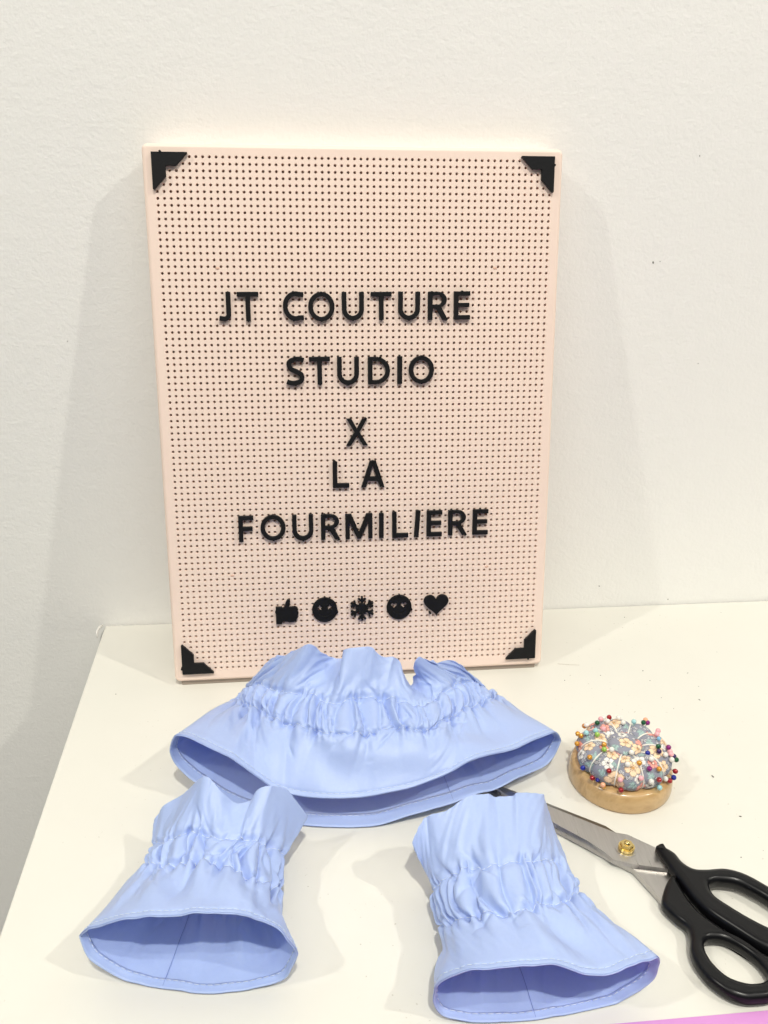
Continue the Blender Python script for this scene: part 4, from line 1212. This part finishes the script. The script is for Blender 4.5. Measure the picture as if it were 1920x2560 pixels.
    # a few long darts into the skirt
    for p in positions(max(5, int(n * 0.36))):
        d = rg.uniform(0.9, 1.9) * deep
        L = rg.uniform(14, 32)
        w0 = rg.uniform(1.6, 2.6)
        sl = rg.uniform(-.45, .45)
        t = r1 - J
        prof = np.where(t > 0, np.exp(-(np.maximum(t, 0) / L) ** 1.4), np.exp(-(t / 3.0) ** 2))
        w = w0 * (1 + 1.5 * np.clip(t / L, 0, 2))
        dd = wrapd(U - p - sl * t * su * .8)
        H -= d * prof * cusp(skew(dd, rg.choice([-1, 1])), w)
        H += 0.4 * d * prof * np.exp(-((np.abs(dd) - 3.0 * w) / (1.6 * w)) ** 2)
    # short slanting creases crossing the puckers
    for p in positions(int(n * 1.3)):
        j0 = rg.choice([rg.uniform(r1, r2), r1 - abs(rg.normal(0, 7)), r2 + abs(rg.normal(0, 5))])
        sl = rg.choice([-1, 1]) * rg.uniform(0.35, 1.6); ln = rg.uniform(3, 8)
        dd = wrapd(U - p - sl * (J - j0) * su)
        H -= rg.uniform(.5, 1.3) * deep * np.exp(-((J - j0) / ln) ** 2) * cusp(skew(dd, rg.choice([-1, 1])), rg.uniform(1.0, 2.0))
    # the stitched hem line
    H -= 0.35 * np.exp(-((J - 4) / 0.9) ** 2)
    # both lines pinch the ring in
    H -= 2.3 * (np.exp(-((J - r1) / 2.6) ** 2) + 0.8 * np.exp(-((J - r2) / 2.6) ** 2))
    # angular ridges that stiffen the frill towards its free edge
    tf = np.clip((J - r2 - 2) / (r3 - r2 - 2), 0, 1)
    for p in positions(max(5, int(n * 0.3))):
        a_ = rg.uniform(1.2, 3.2) * rg.choice([1, 1, -1])
        H += a_ * tf * np.exp(-np.abs(wrapd(U - p - rg.uniform(-4, 4) * tf)) / rg.uniform(2.5, 6.0))
    # the lines themselves ride up and down over the puckers
    for m, a_ in ((n * 0.5, .5), (n * 0.9, .45), (n * .23, .7)):
        m = int(m); ph = rg.uniform(0, 6.28, 2)
        Sv += a_ * (np.sin(2 * np.pi * m * U / C + ph[0]) * np.exp(-((J - r1) / 5) ** 2) + np.sin(2 * np.pi * m * U / C + ph[1]) * np.exp(-((J - r2) / 5) ** 2))
    # broad shallow dents in the skirt and facets in the frill
    for m in (4, 7, 11):
        ph = rg.uniform(0, 6.28, 2)
        H += (1.5 if m < 8 else 0.9) * np.sin(2 * np.pi * m * U / C + ph[0] + 0.07 * J) * (np.exp(-((J - r1 * .55) / (r1 * .3)) ** 2))
    # the hem ripples a little
    for m, a_ in ((7, .4), (13, .28), (23, .12)):
        H += a_ * (n / 20) ** 0.3 * np.sin(2 * np.pi * m * U / C + rg.uniform(0, 6.28)) * np.exp(-(J / 7) ** 2)
    X = X + N_ * H[..., None] + Tv * Sv[..., None]
    X[..., 2] = np.maximum(X[..., 2], 0.9)
    return X
def stitch_part(root, inv, X, N_, row, name, step=4, dash=3, off=0.35, rad=0.00022, side=1):
    V, F = [], []
    nu = X.shape[0]
    i = 0
    rg = random.Random(row)
    while i < nu:
        a = X[i, row] + side * off * N_[i, row]
        b = X[(i + dash) % nu, row] + side * off * N_[(i + dash) % nu, row]
        m_ = X[(i + dash // 2) % nu, row] + side * (off + 0.12) * N_[(i + dash // 2) % nu, row]
        v, f_ = tube([a / 1000, m_ / 1000, b / 1000], [rad * .8, rad, rad * .8], 4)
        F += [tuple(q + len(V) for q in fa) for fa in f_]; V += v
        i += step
    o = link(name, mesh_from(name, V, F, M['thread'], True), root, inv)
    tag(o, kind='stuff')
    return o
def garment(name, label, cat, group, rings, rows, C, iters, gathers, seed, seam_u, ncr=33, k0=12, deep=2.1, **kw):
    X, (r1, r2, r3) = solve_cloth(rings, rows, C, iters, gathers, seed, **kw)
    X = add_creases(X, C, r1, r2, r3, seed, ncr, k0, deep)
    c = X.reshape(-1, 3).mean(0)
    root = empty(name, Matrix.Translation((c[0] / 1000, c[1] / 1000, 0)))
    tag(root, label, cat, group)
    inv = root.matrix_world.inverted()
    N_ = grid_normals(X)
    cen = X.mean(0)[None]
    sg = np.sign(((X - cen) * N_).sum(-1).mean())
    N_ *= sg
    flip = sg < 0
    nu, nv = X.shape[:2]
    # outer cloth with thickness
    me = grid_mesh('fabric', X, M['cloth'], True, flip=flip, uv=(C / nu / 1000, 1.0 / 1000))
    o = link('fabric', me, root, inv)
    sd = o.modifiers.new('solid', 'SOLIDIFY'); sd.thickness = 0.00045; sd.offset = -1.0
    ss = o.modifiers.new('sub', 'SUBSURF'); ss.levels = 1; ss.render_levels = 1
    # turned-up hem inside the opening
    k = 6
    Hm = X[:, :k] - N_[:, :k] * 0.62
    Hm[:, 0] += (X[:, 0] - X[:, 1]) * 0.35
    Hm[..., 2] = np.maximum(Hm[..., 2], 1.5)
    hm = link('hem', grid_mesh('hem', Hm, M['cloth'], True, flip=flip, uv=(C / nu / 1000, 1.0 / 1000)), root, inv)
    sd = hm.modifiers.new('solid', 'SOLIDIFY'); sd.thickness = 0.00045; sd.offset = -1.0
    stitch_part(hm, Matrix(), X, N_, 4, 'hem_stitching', off=0.22, rad=0.00020)
    stitch_part(hm, Matrix(), X, N_, 4, 'hem_stitching', off=1.3, side=-1)
    stitch_part(root, inv, X, N_, r1, 'gather_stitching')
    stitch_part(root, inv, X, N_, r2, 'gather_stitching')
    # seam inside
    i = int(seam_u * nu)
    V, F = tube([(X[i, j] - N_[i, j] * 1.0) / 1000 for j in range(1, r1 + 6)], 0.00016, 5)
    link('seam', mesh_from('seam', V, F, M['seam'], True), root, inv)
    return root, X
def perim(Rg): return np.linalg.norm(np.roll(Rg, -1, 0) - Rg, axis=1).sum()
def build(prefix, nu, rows, hem_split, low_args, name, label, cat, group, iters, gathers, seed, seam_u, cfac=1.0, **kw):
    hem = GARM[prefix + '_hem']
    R0 = ring_from(hem[:hem_split + 1], hem[hem_split:] + hem[:1], nu)
    rr = [R0]
    for key, (zl, ys) in zip(('_low', '_up', '_frill'), low_args):
        up = GARM[prefix + key]
        rr.append(ring_from(up, low_path(up, zl, ys), nu))
    return garment(name, label, cat, group, rr, rows, perim(R0) * cfac, iters, gathers, seed, seam_u, **kw)
GC = 'pale blue gathered cuffs lying on the table'
build('left', 300, (46, 22, 30), 7, ((1.0, -6), (1.0, 0), (2.0, 14)), 'cuff', 'pale blue gathered cotton cuff at the front, nearer the left edge of the table', 'cuff', GC, 130, (15, 19, 24), 1, 0.80)
build('right', 300, (46, 24, 30), 9, ((1.0, -6), (1.0, 0), (2.0, 14)), 'cuff', 'pale blue gathered cotton cuff lying over the steel blades of the shears', 'cuff', GC, 130, (15, 19, 24), 2, 0.77)
build('collar', 600, (48, 26, 30), 18, ((1.2, 6), (1.2, 14), (6.0, 26)), 'collar', 'wide pale blue gathered cotton collar lying in front of the pink board', 'collar', None, 120, (27, 34, 43), 3, 0.66, band_keep=16, keep=12, ncr=82, k0=24)
